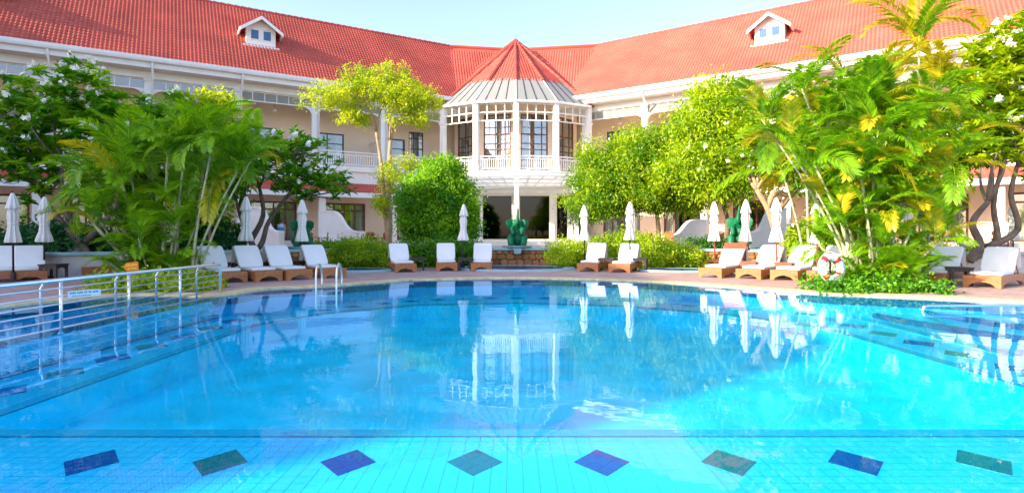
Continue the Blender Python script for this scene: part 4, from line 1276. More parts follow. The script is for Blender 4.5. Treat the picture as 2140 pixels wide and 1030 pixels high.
make_hedge('flowering_hedge', 'bright green mounded hedge between left pond and round tree', wx(705, 20.6), wx(830, 20.6), 19.9, 21.1, 0.1, 1.05, 561, (0.095, 0.045), MT['leaf_bright'], 31, 'hedges along the terrace wall', tint=(0.6, 0.3), drop=0.3)
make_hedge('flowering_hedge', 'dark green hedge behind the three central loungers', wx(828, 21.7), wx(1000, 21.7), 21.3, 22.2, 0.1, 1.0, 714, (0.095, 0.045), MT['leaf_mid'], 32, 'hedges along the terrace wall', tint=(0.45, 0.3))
make_hedge('flowering_hedge', 'long bright yellow-green hedge right of the central fountain', wx(1165, 21), wx(1455, 21), 20.5, 21.8, 0.1, 1.22, 1224, (0.095, 0.045), MT['leaf_bright'], 33, 'hedges along the terrace wall', tint=(0.7, 0.3), drop=0.25)
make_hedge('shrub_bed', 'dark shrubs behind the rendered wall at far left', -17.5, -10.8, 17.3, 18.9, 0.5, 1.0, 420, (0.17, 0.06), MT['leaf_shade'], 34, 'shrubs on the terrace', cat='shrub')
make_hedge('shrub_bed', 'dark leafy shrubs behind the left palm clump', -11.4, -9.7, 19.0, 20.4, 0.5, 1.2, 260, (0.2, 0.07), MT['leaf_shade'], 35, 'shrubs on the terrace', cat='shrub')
make_hedge('shrub_bed', 'low yellow-flowered plants behind the left elephant statue', wx(645, 24), wx(745, 24), 23.4, 24.3, 0.5, 0.5, 120, (0.11, 0.05), MT['leaf_mid'], 36, 'shrubs on the terrace', cat='shrub')
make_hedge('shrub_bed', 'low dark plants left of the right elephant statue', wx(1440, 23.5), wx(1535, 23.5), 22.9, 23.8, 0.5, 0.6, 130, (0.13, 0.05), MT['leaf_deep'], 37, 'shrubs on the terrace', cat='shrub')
make_hedge('shrub_bed', 'leafy sunlit shrub behind the lifebuoy palm clump', wx(1680, 18.5), wx(1860, 18.5), 18.6, 19.6, 0.5, 1.2, 260, (0.17, 0.07), MT['leaf_bright'], 38, 'shrubs on the terrace', cat='shrub')
make_hedge('shrub_bed', 'low grassy strip along the right rendered wall', wx(1880, 17.6), wx(2130, 16.2), 17.3, 18.0, 0.5, 0.45, 160, (0.13, 0.04), MT['leaf_bright'], 39, 'shrubs on the terrace', cat='shrub')
make_hedge('ground_cover', 'low leafy ground cover round the foot of the right palm clump', wx(1700, 12.6), wx(1940, 12.2), 11.95, 13.2, 0.1, 0.20, 300, (0.09, 0.06), MT['leaf_mid'], 40, 'ground cover at the palms', cat='ground cover', lump=0.5)
make_hedge('ground_cover', 'low yellow-green ground cover round the foot of the left palm clump', wx(215, 12.6), wx(450, 12.6), 12.1, 13.2, 0.1, 0.24, 300, (0.09, 0.05), MT['leaf_bright'], 41, 'ground cover at the palms', cat='ground cover', lump=0.5)

# ------------------------------------------------------------ areca palms
def frond_mesh(seed, length, material, arch, yellow=0.0, pairs=42):
    rg = np.random.default_rng(seed)
    n = 16
    # rachis starts along +x, rises first, then bends over
    pts = []; p = np.array([0.0, 0.0, 0.0]); ang = 0.0
    for i in range(n + 1):
        t = i / n
        pts.append(p.copy())
        ang = -arch * t ** 1.5
        p = p + np.array([math.cos(ang), 0, math.sin(ang)]) * length / n
    pts = np.array(pts)
    V, FT, T = [], [], []
    def at(t):
        f = t * n; i = min(int(f), n - 1); return pts[i] + (pts[i + 1] - pts[i]) * (f - i), (pts[i + 1] - pts[i]) / np.linalg.norm(pts[i + 1] - pts[i])
    for k in range(pairs):
        t = 0.16 + 0.84 * (k + 0.5) / pairs
        c, d = at(t)
        upv = np.array([-d[2], 0, d[0]])
        for s in (-1, 1):
            ll = length * 0.27 * (math.sin(math.pi * (0.14 + 0.78 * t)) ** 0.8) * rg.uniform(0.85, 1.12)
            w = (0.016 * length / 1.8 * rg.uniform(0.8, 1.2) + 0.008) * 1.05
            fw = rg.uniform(0.55, 0.75) + 0.5 * t
            dirv = d * fw + np.array([0, s, 0]) * 1.0 + upv * rg.uniform(0.15, 0.5)
            dirv /= np.linalg.norm(dirv)
            mid = c + dirv * ll * 0.5
            tip = c + dirv * ll * 0.96 + np.array([0, 0, -ll * rg.uniform(0.2, 0.5)])
            side = np.cross(dirv, upv); side /= np.linalg.norm(side)
            b = len(V)
            V += [c, mid + side * w, mid - side * w, tip]
            FT += [(b, b + 1, b + 2), (b + 1, b + 3, b + 2)]
            q = np.clip(rg.normal(0.35 + yellow * t, 0.2), 0, 1)
            T += [q, q, q, min(1, q + 0.15)]
    # stalk
    r0 = 0.016
    for i in range(n):
        a, b2 = pts[i], pts[i + 1]
        ra = r0 * (1 - i / n) + 0.004; rb = r0 * (1 - (i + 1) / n) + 0.004
        o = len(V)
        V += [a + (0, ra, 0), a + (0, -ra, 0), a + (0, 0, ra), b2 + (0, rb, 0), b2 + (0, -rb, 0), b2 + (0, 0, rb)]
        FT += [(o, o + 3, o + 5), (o, o + 5, o + 2), (o + 2, o + 5, o + 4), (o + 2, o + 4, o + 1)]
        T += [0.75] * 6
    return np_mesh('frond', np.array(V), FT, material, tint=T)
FROND = [frond_mesh(50 + i, 1.9, MT['leaf_palm'], [0.9, 1.3, 1.7, 2.1, 1.1, 1.5][i], 0.3) for i in range(6)]
FROND_Y = [frond_mesh(60 + i, 1.9, MT['leaf_palm_y'], [1.2, 1.7, 2.2][i], 0.5) for i in range(3)]

def palm(name, label, base, stems, seed, group='areca palm clumps', yellow=0.12, low=0, fill=0, fl=(0.55, 0.92)):
    """stems: (dx, dy, lean_x, lean_y, height, fronds)"""
    rg = np.random.default_rng(seed)
    root = empty(name, base); tag(root, label, 'palm', group)
    def frond(p, az, el, sc, y):
        me = FROND_Y[rg.integers(3)] if y else FROND[rg.integers(6)]
        o = link('frond', me, root, loc=p, scale=(sc, sc, sc))
        o.rotation_euler = Euler((rg.normal(0, 0.25), -el, az), 'XYZ')
    for (dx, dy, lx, ly, h, nf) in stems:
        pts = [Vector((dx + lx * t ** 1.4, dy + ly * t ** 1.4, h * t)) for t in [i / 8 for i in range(9)]]
        r = rg.uniform(0.026, 0.042)
        rs = [r * (1.25 - 0.5 * i / 8) for i in range(9)]
        st = MB(); st.tube(pts, rs, 8)
        for i in range(1, int(h / 0.17)):                       # leaf-scar rings
            t = i * 0.17 / h
            c = Vector((dx + lx * t ** 1.4, dy + ly * t ** 1.4, h * t)); rr = r * (1.25 - 0.5 * t) * 1.07
            st.tube([c, c + Vector((lx, ly, h)).normalized() * 0.018], rr, 8)
        top = pts[-1]; d = (pts[-1] - pts[-2]).normalized()
        st.tube([top, top + d * 0.25, top + d * 0.55], [r * 0.85, r * 0.95, r * 0.4], 8)   # crownshaft
        st.build('stem', MT['palm_stem'], root, smooth=True)
        cr = top + d * 0.5
        for k in range(nf):
            az = 2 * math.pi * (k / nf) + rg.normal(0, 0.35)
            el = rg.choice([1.25, 0.95, 0.6, 0.25, -0.2], p=[.25, .3, .25, .13, .07]) + rg.normal(0, 0.12)
            frond(cr - d * rg.uniform(0, 0.25), az, el + (0.3 if h < 2.1 else 0), rg.uniform(*fl) * (0.8 if h < 2.1 else 1.0), rg.random() < yellow)
    for k in range(fill):                                       # young stems and hanging fronds inside the clump
        az = rg.uniform(0, 2 * math.pi)
        frond((rg.normal(0, 0.45), rg.normal(0.1, 0.2), rg.uniform(0.3, 1.9)), az, rg.uniform(0.3, 1.35), rg.uniform(0.4, 0.65), rg.random() < yellow)
    for k in range(low):                                        # young suckers at the foot
        az = rg.uniform(0, 2 * math.pi)
        p = (rg.normal(0, 0.35), rg.normal(0, 0.2), 0.05)
        frond(p, az, rg.uniform(0.9, 1.4), rg.uniform(0.4, 0.7), rg.random() < yellow * 0.7)
    return root

_r = random.Random(5)
right_stems = [(-0.15, 0, -0.2, 0, 2.5, 14), (0.0, 0.05, 0.08, 0.1, 3.0, 14), (0.2, 0.0, 0.5, 0.1, 2.3, 14), (-0.35, 0.1, -0.75, 0.1, 2.3, 14), (0.35, 0.1, 1.15, 0, 2.5, 14), (-0.4, 0.2, -1.1, 0.3, 2.8, 14),
      (0.05, 0.3, 0.25, 0.4, 3.7, 14), (-0.1, 0.3, -0.5, 0.5, 3.6, 14), (0.35, 0.3, 0.75, 0.3, 3.4, 14)]
right_stems += [(-0.2, 0.35, -0.9, 0.5, 4.2, 13), (0.1, 0.4, -0.2, 0.6, 4.4, 13), (0.3, 0.4, 0.5, 0.6, 4.1, 13), (0.4, 0.35, 1.2, 0.5, 3.7, 13), (-0.4, 0.35, -1.6, 0.4, 3.5, 12)]
for k in range(13):
    x = -1 + 2 * k / 12
    right_stems.append((x * 0.4, _r.uniform(-0.1, 0.4), x * 0.55 + _r.uniform(-.15, .15), _r.uniform(-.2, .3), _r.uniform(0.4, 2.0) * (1.15 - 0.3 * abs(x)), 9))
palm('areca_palm', 'dense areca palm clump with many stems right of the lifebuoy', (wx(1835, 13.0), 13.0, 0.12), right_stems, 71, yellow=0.2, low=44, fill=70, fl=(0.55, 0.85))
palm('areca_palm', 'dark shaded areca palm clump with bare leaning stems behind the steel railing', (wx(335, 14.0), 14.0, 0.12),
     [(-0.35, 0, -0.55, 0.1, 2.1, 11), (0.05, 0, 0.05, 0.1, 2.7, 11), (0.25, 0.1, 0.15, 0.2, 3.0, 10), (0.75, 0, 0.45, 0, 3.0, 11), (0.85, 0.15, 1.0, 0.1, 2.6, 10), (0.7, 0.1, 0.9, 0.1, 2.4, 9), (-0.6, 0.3, -1.2, 0.2, 2.3, 11), (-0.1, 0.4, -0.7, 0.5, 2.9, 11), (0.5, 0.5, 0.0, 0.6, 3.2, 10),
      (-0.5, -0.1, -0.6, -0.2, 1.1, 10), (-0.3, 0.1, -0.2, 0.0, 0.8, 10), (0.1, 0.1, 0.2, -0.1, 1.0, 10), (-0.8, 0.1, -0.6, 0.0, 1.3, 10), (0.2, 0.3, -0.1, 0.3, 1.7, 11), (-0.4, 0.2, -0.6, 0.2, 2.7, 11), (0.3, 0.3, 0.5, 0.3, 2.1, 10), (-0.2, -0.1, 0.0, -0.2, 0.6, 9), (-0.9, 0.4, -0.9, 0.3, 1.9, 10)], 72, yellow=0.03, low=44, fill=50)
palm('areca_palm', 'tall golden-fronded palm rising above the right eave', (wx(1930, 18.2), 18.2, 0.5),
     [(0, 0, -0.15, 0, 6.4, 11), (0.1, 0.1, 0.6, 0.2, 5.2, 10), (-0.1, 0.1, -0.9, 0.2, 4.9, 10), (0.2, 0.2, 1.5, 0.2, 4.4, 9), (-0.2, 0, -1.4, 0, 4.0, 9)], 73, yellow=0.7, fl=(1.0, 1.45))
palm('areca_palm', 'loose sunlit palm behind the frangipani with pale limbs', (wx(1690, 17.4), 17.4, 0.5),
     [(0, 0, -0.1, 0, 3.2, 9), (0.1, 0.1, 0.6, 0.2, 3.8, 9), (-0.1, 0.1, -0.5, 0.1, 2.4, 8)], 74, yellow=0.3, fl=(0.9, 1.2))
palm('areca_palm', 'shaded palm rising behind the far left umbrellas', (wx(330, 18.2), 18.2, 0.5),
     [(0, 0, -0.3, 0, 2.6, 9), (0.1, 0.1, 0.6, 0.2, 3.0, 9), (-0.1, 0.1, -1.1, 0.1, 2.2, 8)], 75, yellow=0.03, fl=(0.9, 1.2))

# trees across the court, behind the viewer: seen mirrored in the entrance glass
make_tree('garden_tree', 'sunlit yellow tree mirrored in the left entrance pane', (-5.2, -15.5, 0.1), [(0, 0, 0), (0.2, 0, 1.4), (0.5, 0, 2.4)],
          [(0, 0, 4.2, 2.0, 1.4, 1.3), (1.2, 0, 3.2, 1.3, 1.2, 0.9), (-1.5, 0, 3.2, 1.5, 1.2, 1.0)], 300, 30, (0.3, 0.12), MT['leaf_yellow'], MT['bark'], 91, 'trees across the court', r0=0.2, n_limb=10, n_twig=20)
make_tree('garden_tree', 'sunlit yellow tree mirrored in the right entrance pane', (5.5, -16.5, 0.1), [(0, 0, 0), (-0.2, 0, 1.4), (-0.5, 0, 2.4)],
          [(0, 0, 3.6, 1.8, 1.4, 1.3), (-1.4, 0, 3.0, 1.2, 1.2, 0.9), (1.7, 0, 3.4, 1.5, 1.2, 1.0)], 300, 30, (0.3, 0.12), MT['leaf_yellow'], MT['bark'], 92, 'trees across the court', r0=0.2, n_limb=10, n_twig=20)
# ============================================================ loungers
def make_lounger():
    """foot end at local y = 0 looking to -y, head end at +y"""
    root = empty('sun_lounger'); tag(root, 'x', 'sun lounger', 'sun loungers round the pool')
    W, L, H = 0.33, 1.95, 0.27
    def arch(l, t=0.05, leg=0.10, z=0.13):
        pts = [(0, 0), (leg, 0)]
        n = 8
        for i in range(n + 1):
            u = i / n; pts.append((leg + 0.03 + (l - 2 * leg - 0.06) * u, z * (math.sin(math.pi * (0.08 + 0.84 * u)) ** 0.6)))
        return pts + [(l - leg, 0), (l, 0), (l, H), (0, H)]
    for s in (-1, 1):
        b = MB(); b.prism(arch(L, leg=0.14), s * W - 0.022, s * W + 0.022, 'yz'); b.build('side_panel', MT['wood'], root, bevel=0.006)
    for y in (-0.024, L + 0.002):
        b = MB(); b.prism([(x - W - 0.02, z) for x, z in arch(2 * W + 0.04)], y, y + 0.022, 'xz'); b.build('end_panel', MT['wood'], root, bevel=0.005)
    for i in range(7):
        y = 0.10 + i * 0.155
        MB().box(-W + 0.024, W - 0.024, y, y + 0.11, H - 0.035, H - 0.008).build('slat', MT['wood'], root)
    # seat mattress with rounded edges
    b = MB(); b.box(-W + 0.02, W - 0.02, 0.28, 1.22, H - 0.004, H + 0.075); b.build('seat_cushion', MT['cushion'], root, smooth=True, bevel=0.028)
    # raised backrest cushion, a little bowed
    ang = R(51); y0, z0 = 1.19, H + 0.02; LB = 0.76; th = 0.075
    vs, fs = [], []; n = 8
    for i in range(n + 1):
        t = i / n; bow = 0.03 * math.sin(math.pi * t)
        cy, cz = y0 + math.cos(ang) * LB * t, z0 + math.sin(ang) * LB * t
        nx, nz = -math.sin(ang), math.cos(ang)
        w = (W - 0.005) - (0.03 if i in (0, n) else 0)
        for (sx, o) in ((-1, th + bow - (0.02 if i == n else 0)), (1, th + bow - (0.02 if i == n else 0)), (1, bow * 0.3), (-1, bow * 0.3)):
            vs.append((sx * w, cy + nx * o, cz + nz * o))
    for i in range(n):
        for k in range(4): fs.append((i * 4 + k, i * 4 + (k + 1) % 4, i * 4 + 4 + (k + 1) % 4, i * 4 + 4 + k))
    fs += [(3, 2, 1, 0), (n * 4, n * 4 + 1, n * 4 + 2, n * 4 + 3)]
    b = MB(); b._add(vs, fs); b.build('back_cushion', MT['cushion'], root, smooth=False, bevel=0.02)
    # towel hanging down behind the raised back
    ty, tz = y0 + math.cos(ang) * LB, z0 + math.sin(ang) * LB
    vs, fs = [], []; n = 10
    for i in range(n + 1):
        x = -W + 0.01 + (2 * W - 0.02) * i / n
        wv = 0.012 * math.sin(i * 2.1)
        for (yy, zz) in ((ty - 0.03, tz + 0.012), (ty + 0.035, tz + 0.0), (ty + 0.07 + wv, tz - 0.25), (ty + 0.09 + wv * 1.5, tz - 0.48)):
            vs.append((x, yy, zz))
    for i in range(n):
        for k in range(3): fs.append((i * 4 + k, i * 4 + 4 + k, i * 4 + 5 + k, i * 4 + k + 1))
    vs2 = [(x, y + 0.012, z) for x, y, z in vs]; m = len(vs)
    fs += [tuple(reversed([q + m for q in f])) for f in fs[:]]
    b = MB(); b._add(vs + vs2, fs); b.build('towel', MT['cushion'], root, smooth=True)
    # back frame and prop
    b = MB(); M = Matrix.Translation((0, y0, z0 - 0.03)) @ Matrix.Rotation(ang, 4, 'X')
    b.box(-W + 0.04, W - 0.04, 0, LB - 0.03, -0.03, 0.0, M=M); b.build('back_frame', MT['wood'], root)
    b = MB()
    for s in (-1, 1): b.tube([(s * (W - 0.06), y0 + 0.26, z0 + 0.29), (s * (W - 0.06), y0 + 0.60, H - 0.02)], 0.014, 6)
    b.build('back_prop', MT['wood'], root)
    return root

LG = make_lounger(); _first = [True]
def lounger(px, py, deg, label, d=None):
    dd = d or gd(py)
    o = LG if _first[0] else copy_tree(LG); _first[0] = False
    o.location = (wx(px, dd), dd, 0.1); o.rotation_euler = (0, 0, R(deg)); o['label'] = label
    return o
lounger(5, 590, 42, 'white lounger cut by the left photo edge beside a furled umbrella')
lounger(63, 588, 40, 'white lounger at far left next to small dark table')
lounger(205, 0, 52, 'white lounger half hidden behind the left palm clump', 17.0)
lounger(487, 591, 47, 'white lounger nearest the steel railing, behind leaning palm stems')
lounger(562, 588, 45, 'white lounger second from the steel railing')
lounger(626, 585, 44, 'white lounger behind the pool ladder, second of the left row from the hedge')
lounger(699, 581, 41, 'white lounger at the pool ladder, nearest the left pond')
lounger(848, 569, 20, 'white lounger in front of the dark hedge, left of the central three')
lounger(934, 566.5, 8, 'white lounger left of the central umbrella')
lounger(1006, 566.5, 1, 'white lounger right of the central umbrella, by the round pond')
lounger(1228, 567.5, -20, 'white lounger right of the round pond in front of the yellow-green hedge')
lounger(1294, 569.5, -24, 'white lounger with dark table at its right before the long hedge')
lr_red = lounger(1484, 580, -46, 'sunlit white lounger with a red towel over its headrest')
lounger(1564, 583, -47, 'sunlit white lounger second in the right-hand row')
lounger(1638, 586, -45, 'sunlit white lounger third in the right-hand row')
lounger(1716, 588, -45, 'white lounger partly hidden behind the lifebuoy')
lounger(1938, 595, -52, 'white lounger just right of the big palm clump')
lounger(2052, 601, -53, 'white lounger nearest the right photo edge with dark table beside it')
# red towel over one backrest
ang = R(51)
vs = []; b = MB(); M = Matrix.Translation((0, 1.19, 0.29)) @ Matrix.Rotation(ang, 4, 'X')
b.box(-0.335, 0.335, 0.56, 0.785, 0.082, 0.10, M=M); b.box(-0.335, 0.335, 0.772, 0.785, -0.25, 0.082, M=M)
rt = b.build('red_towel', MT['red_towel'], None, bevel=0.006); rt.location = lr_red.location; rt.rotation_euler = lr_red.rotation_euler
tag(rt, 'red towel folded over the headrest of a sunlit lounger', 'towel')

# ============================================================ side tables
def make_table(m):
    root = empty('side_table'); tag(root, 'x', 'side table', 'side tables between the loungers')
    MB().box(-0.24, 0.24, -0.24, 0.24, 0.40, 0.435).build('table_top', m, root, bevel=0.006)
    for sx in (-1, 1):
        for sy in (-1, 1):
            MB().box(sx * 0.22, sx * 0.165, sy * 0.22, sy * 0.165, 0, 0.399).build('leg', m, root)
    for k in range(4):
        M = Matrix.Rotation(k * math.pi / 2, 4, 'Z')
        b = MB(); b.prism([(-0.164, 0.398), (-0.164, 0.29), (-0.10, 0.33), (0, 0.345), (0.10, 0.33), (0.164, 0.29), (0.164, 0.398)], -0.215, -0.19, 'xz', M=M)
        b.build('apron', m, root)
    return root
TD = make_table(MT['dark_wood']); TRD = make_table(MT['red_wood'])
_u = {id(TD): True, id(TRD): True}
def table(proto, px, d, deg, label):
    o = proto if _u[id(proto)] else copy_tree(proto); _u[id(proto)] = False
    o.location = (wx(px, d), d, 0.1); o.rotation_euler = (0, 0, R(deg)); o['label'] = label
table(TD, 112, 15.2, 3, 'dark side table right of the far left loungers')
table(TD, 495, 16.2, 46, 'dark side table between the two loungers nearest the railing')
table(TD, 560, 16.6, 46, 'dark side table behind the second lounger from the railing')
table(TD, 626, 17.2, 46, 'dark side table behind the pool ladder loungers')
table(TD, 873, 19.6, 8, 'dark side table before the hedge, right of the left central lounger')
table(TD, 972, 19.4, 2, 'dark side table under the central furled umbrella')
table(TD, 1266, 19.3, -20, 'dark side table between the two loungers right of the pond')
table(TD, 1338, 19.2, -20, 'dark side table at the right end of the long hedge loungers')
table(TRD, 1568, 16.8, -42, 'reddish side table behind the red towel lounger')
table(TRD, 1640, 16.2, -40, 'reddish side table between the second and third sunlit loungers')
table(TD, 1885, 15.0, -30, 'dark side table just right of the palm stems')
table(TD, 2004, 13.8, -22, 'dark side table between the two far right loungers')

# ============================================================ furled umbrellas
def make_umbrella(seed, pole_m):
    r = random.Random(seed)
    root = empty('furled_umbrella'); tag(root, 'x', 'umbrella', 'furled umbrellas beside the loungers')
    MB().lathe([(0.24, 0), (0.24, 0.05), (0.06, 0.075), (0.05, 0.25)], 16).build('base', MT['dark_wood'], root)
    MB().tube([(0, 0, 0.06), (0, 0, 2.1)], 0.024, 8).build('pole', pole_m, root, smooth=True)
    ph = r.uniform(0, 6)
    prof = [(0.045, 2.12), (0.075, 2.0), (0.095, 1.85), (0.115, 1.68), (0.098, 1.55), (0.09, 1.45), (0.105, 1.30), (0.15, 1.12), (0.168, 1.02), (0.14, 1.0), (0.04, 1.02)]
    prof = [(a * r.uniform(0.93, 1.07), z) for a, z in prof]
    amp = [0.05, 0.1, 0.16, 0.2, 0.22, 0.22, 0.24, 0.26, 0.26, 0.24, 0.0]
    def fn(t, i): return 1 + amp[i] * math.cos(8 * t + ph + 0.35 * i * 0.3) + amp[i] * 0.35 * math.sin(3 * t + ph)
    MB().lathe(prof, 64, fn=fn).build('canopy', MT['canvas'], root, smooth=True)
    prof2 = [(0.012, 2.27), (0.045, 2.235), (0.085, 2.12), (0.12, 1.98), (0.15, 1.86), (0.145, 1.855), (0.08, 1.95)]
    def fn2(t, i): return 1 + 0.12 * min(1, i / 3) * math.cos(8 * t + ph * 1.3) + 0.05 * math.cos(3 * t)
    MB().lathe(prof2, 64, fn=fn2).build('vent_cap', MT['canvas'], root, smooth=True)
    MB().lathe([(0.105, 1.50), (0.112, 1.48), (0.105, 1.46)], 24).build('tie', MT['canvas'], root)
    MB().lathe([(0.012, 2.26), (0.02, 2.29), (0.008, 2.33)], 8).build('finial', MT['dark_wood'], root)
    return root
UD = [make_umbrella(1, MT['black']), make_umbrella(2, MT['black'])]; UR = [make_umbrella(3, MT['red_wood'])]
_uu = {}
def umbrella(proto, px, d, label, s=1.0):
    o = copy_tree(proto) if proto.name in _uu else proto
    _uu[proto.name] = 1
    o.location = (wx(px, d), d, 0.1); o.rotation_euler = (R(rnd.uniform(-.7, .7)), R(rnd.uniform(-.8, .8)), rnd.uniform(0, 6)); o.scale = (s, s, s); o['label'] = label
umbrella(UD[0], 28, 14.6, 'leftmost furled white umbrella, by the left photo edge')
umbrella(UD[1], 92, 16.0, 'furled white umbrella over the dark table at far left')
umbrella(UD[0], 357, 16.6, 'furled umbrella mostly hidden behind the left palm clump')
umbrella(UD[1], 513, 16.6, 'furled white umbrella in front of the forked frangipani', 1.02)
umbrella(UD[0], 630, 17.4, 'furled white umbrella in front of the left elephant statue')
umbrella(UD[1], 967, 20.0, 'furled white umbrella before the round tree left of the bay')
umbrella(UD[0], 1222, 20.6, 'furled white umbrella just right of the entrance')
umbrella(UD[1], 1316, 19.6, 'furled white umbrella above the long hedge loungers', 1.03)
umbrella(UR[0], 1494, 18.3, 'furled umbrella with reddish pole left of the right elephant statue')
umbrella(UR[0], 1557, 17.2, 'furled umbrella with reddish pole in front of the right elephant statue')
umbrella(UR[0], 1623, 16.3, 'furled umbrella with reddish pole in front of the pale frangipani limbs')
umbrella(UR[0], 1708, 15.6, 'furled umbrella partly hidden by palm fronds above the lifebuoy', 0.95)
umbrella(UD[0], 1798 + 100, 15.6, 'furled umbrella hidden behind the big palm clump', 0.98)
umbrella(UD[1], 2117, 19.0, 'rightmost furled umbrella behind the crooked frangipani')

# ============================================================ elephant fountains
def make_elephant():
    root = empty('elephant_fountain'); tag(root, 'x', 'fountain', 'green elephant fountains')
    B = []
    # seated trunk: belly, chest, facing -y
    B += [(0, 0.05, 0.32, 0.33, 1.0, 0.9, 1.0), (0, 0.02, 0.55, 0.29, 1.0, 0.9, 1.1), (0, -0.02, 0.70, 0.24, 1.05, 0.9, 1.0)]
    for s in (-1, 1):
        B += chain((s * 0.22, 0.0, 0.25), (s * 0.27, -0.24, 0.30), 0.19, 0.15, 4)          # thighs
        B += chain((s * 0.27, -0.26, 0.32), (s * 0.25, -0.34, 0.06), 0.145, 0.125, 6)        # shins
        B += [(s * 0.25, -0.40, 0.05, 0.12, 1, 1.1, 0.55)]
        B += chain((s * 0.18, -0.05, 0.72), (s * 0.21, -0.29, 0.66), 0.125, 0.10, 4)         # forelegs
        B += chain((s * 0.21, -0.30, 0.66), (s * 0.18, -0.36, 0.50), 0.095, 0.09, 4)
    B += [(0, -0.06, 0.88, 0.21, 1.0, 1.0, 0.92), (0.10, -0.08, 0.96, 0.115), (-0.10, -0.08, 0.96, 0.115), (0, -0.20, 0.86, 0.13)]   # head
    tr = smooth_path([(0, -0.24, 0.88), (0.0, -0.37, 0.93), (0.0, -0.38, 1.07), (0.01, -0.31, 1.26), (0.02, -0.27, 1.46)], 5)
    for i, p in enumerate(tr): B.append((p.x, p.y, p.z, 0.10 - 0.062 * i / (len(tr) - 1)))
    B += [(0, -0.21, 0.75, 0.075, 1, 1.1, 0.8)]                                             # lower lip
    link('body', blob_mesh('body', B, 0.022, MT['jade'], 3), root)
    for s in (-1, 1):
        # ear: thick fan
        poly = [(0.0, 0.13), (0.15, 0.18), (0.29, 0.15), (0.36, 0.05), (0.33, -0.03), (0.345, -0.10), (0.27, -0.15), (0.28, -0.22), (0.20, -0.25), (0.10, -0.20), (0.0, -0.08)]
        b = MB(Matrix.Translation((s * 0.13, -0.06, 0.89)) @ Matrix.Rotation(s * R(-18), 4, 'Z'))
        b.prism([(s * x, z) for x, z in poly], -0.02, 0.02, 'xz'); b.build('ear', MT['jade'], root, bevel=0.012, smooth=True)
        b = MB(); b.tube([(s * 0.10, -0.24, 0.81), (s * 0.13, -0.34, 0.77), (s * 0.13, -0.42, 0.81)], [0.028, 0.022, 0.008], 8)
        b.build('tusk', MT['jade'], root, smooth=True)
        MB(Matrix.Translation((s * 0.11, -0.215, 0.93))).lathe([(0.004, -0.022), (0.022, 0), (0.004, 0.022)], 8).build('eye', MT['black'], root, smooth=True)
        for k in range(3):
            MB(Matrix.Translation((s * 0.25 + (k - 1) * 0.07, -0.515, 0.04))).lathe([(0.004, -0.03), (0.03, 0), (0.004, 0.03)], 8).build('toe', MT['jade'], root, smooth=True)
    MB().lathe([(0.40, -0.13), (0.58, -0.06), (0.62, 0.0), (0.60, 0.012), (0.52, -0.002), (0.40, -0.01)], 36).build('basin', MT['cap'], root, smooth=False)
    b = MB(); b.prism([(-0.17, -0.09), (0.17, -0.09), (0.12, -0.30), (-0.12, -0.30)], -0.68, -0.45, 'xz'); b.build('spout', MT['cap'], root)
    return root
EL = make_elephant()
def elephant(px, d, rz, s, label, proto=None):
    o = copy_tree(EL) if proto is None else proto
    o.location = (wx(px, d), d, CAPZ + 0.07); o.rotation_euler = (0, 0, R(rz)); o.scale = (s, s, s); o['label'] = label
elephant(1081, 22.75, 0, 0.98, 'green seated elephant statue with raised trunk before the central entrance', EL)
elephant(630, 21.0, 30, 0.9, 'green seated elephant statue behind a furled umbrella at left')
elephant(1548, 20.9, -35, 1.0, 'green seated elephant statue behind furled umbrellas at right')

# ============================================================ steel railing, ladder, handrail
rail = empty('pool_railing', (-5.97, 6.0, 0.045)); tag(rail, 'long stainless steel railing with horizontal bars across the left of the pool', 'railing')
def rl(b, name): return b.build(name, MT['steel'], rail, smooth=True)
RX = 0.0
end = 5.75
rl(MB().tube([(RX, -2.2, 0.66), (RX, end - 0.06, 0.66), (RX, end - 0.015, 0.645), (RX, end, 0.60), (RX, end, -0.06)], 0.027, 10), 'top_rail')
for z in (0.555, 0.45, 0.345, 0.24, 0.135, 0.03):
    rl(MB().tube([(RX, -2.2, z), (RX, end, z)], 0.0115, 8), 'rail_bar')
for y in (-1.1, 0.25, 1.6, 2.95, 4.33):
    rl(MB().tube([(RX, y, -0.06), (RX, y, 0.64)], 0.021, 8), 'post')
for y in (-1.3, 0.0, 1.36, 2.75, 3.75, 5.0):
    rl(MB().tube([(RX - 0.07, y, -0.06), (RX - 0.07, y, 0.57), (RX - 0.03, y, 0.635), (RX, y, 0.645)], 0.017, 8), 'back_post')
for y in (-1.1, 0.25, 1.6, 2.95, 4.33):
    rl(MB(Matrix.Translation((RX, y, -0.049))).lathe([(0.04, 0), (0.035, 0.012), (0.02, 0.02)], 12), 'foot_plate')
# small notice on the railing: pale plate with two lines of tiny lettering, too small to read
def word_lines(parent, M, rows, h, material, y):
    for (x0, z, words) in rows:
        x = x0
        for n in words:
            b = MB(M)
            for i in range(n):
                w = h * 0.55
                q = 0.75 + 0.25 * ((i * 5 + n) % 3) / 2
                b.box(x, x + w, y - 0.0012, y, z, z + h * q)
                x += w + h * 0.22
            b.build('lettering', material, parent)
            x += h * 0.55
Ms = Matrix.Translation((-5.955, 7.68, 0.0)) @ Matrix.Rotation(R(90), 4, 'Z')
sg = empty('railing_notice', (0, 0, 0)); tag(sg, 'small pale blue notice plate hung between the bars of the steel railing', 'sign')
Mi = Matrix.Translation((-5.952, 7.66, 0.45)) @ Matrix.Rotation(R(62), 4, 'Z')
sg.location = (-5.952, 7.66, 0.45); sg.rotation_euler = (0, 0, R(62))
MB().box(0.02, 0.42, -0.004, 0.0, 0.008, 0.098).build('plate', MT['sign_blue'], sg)
word_lines(sg, Matrix(), [(0.045, 0.058, [4, 4, 2, 2, 4])], 0.024, MT['ink'], -0.0045)
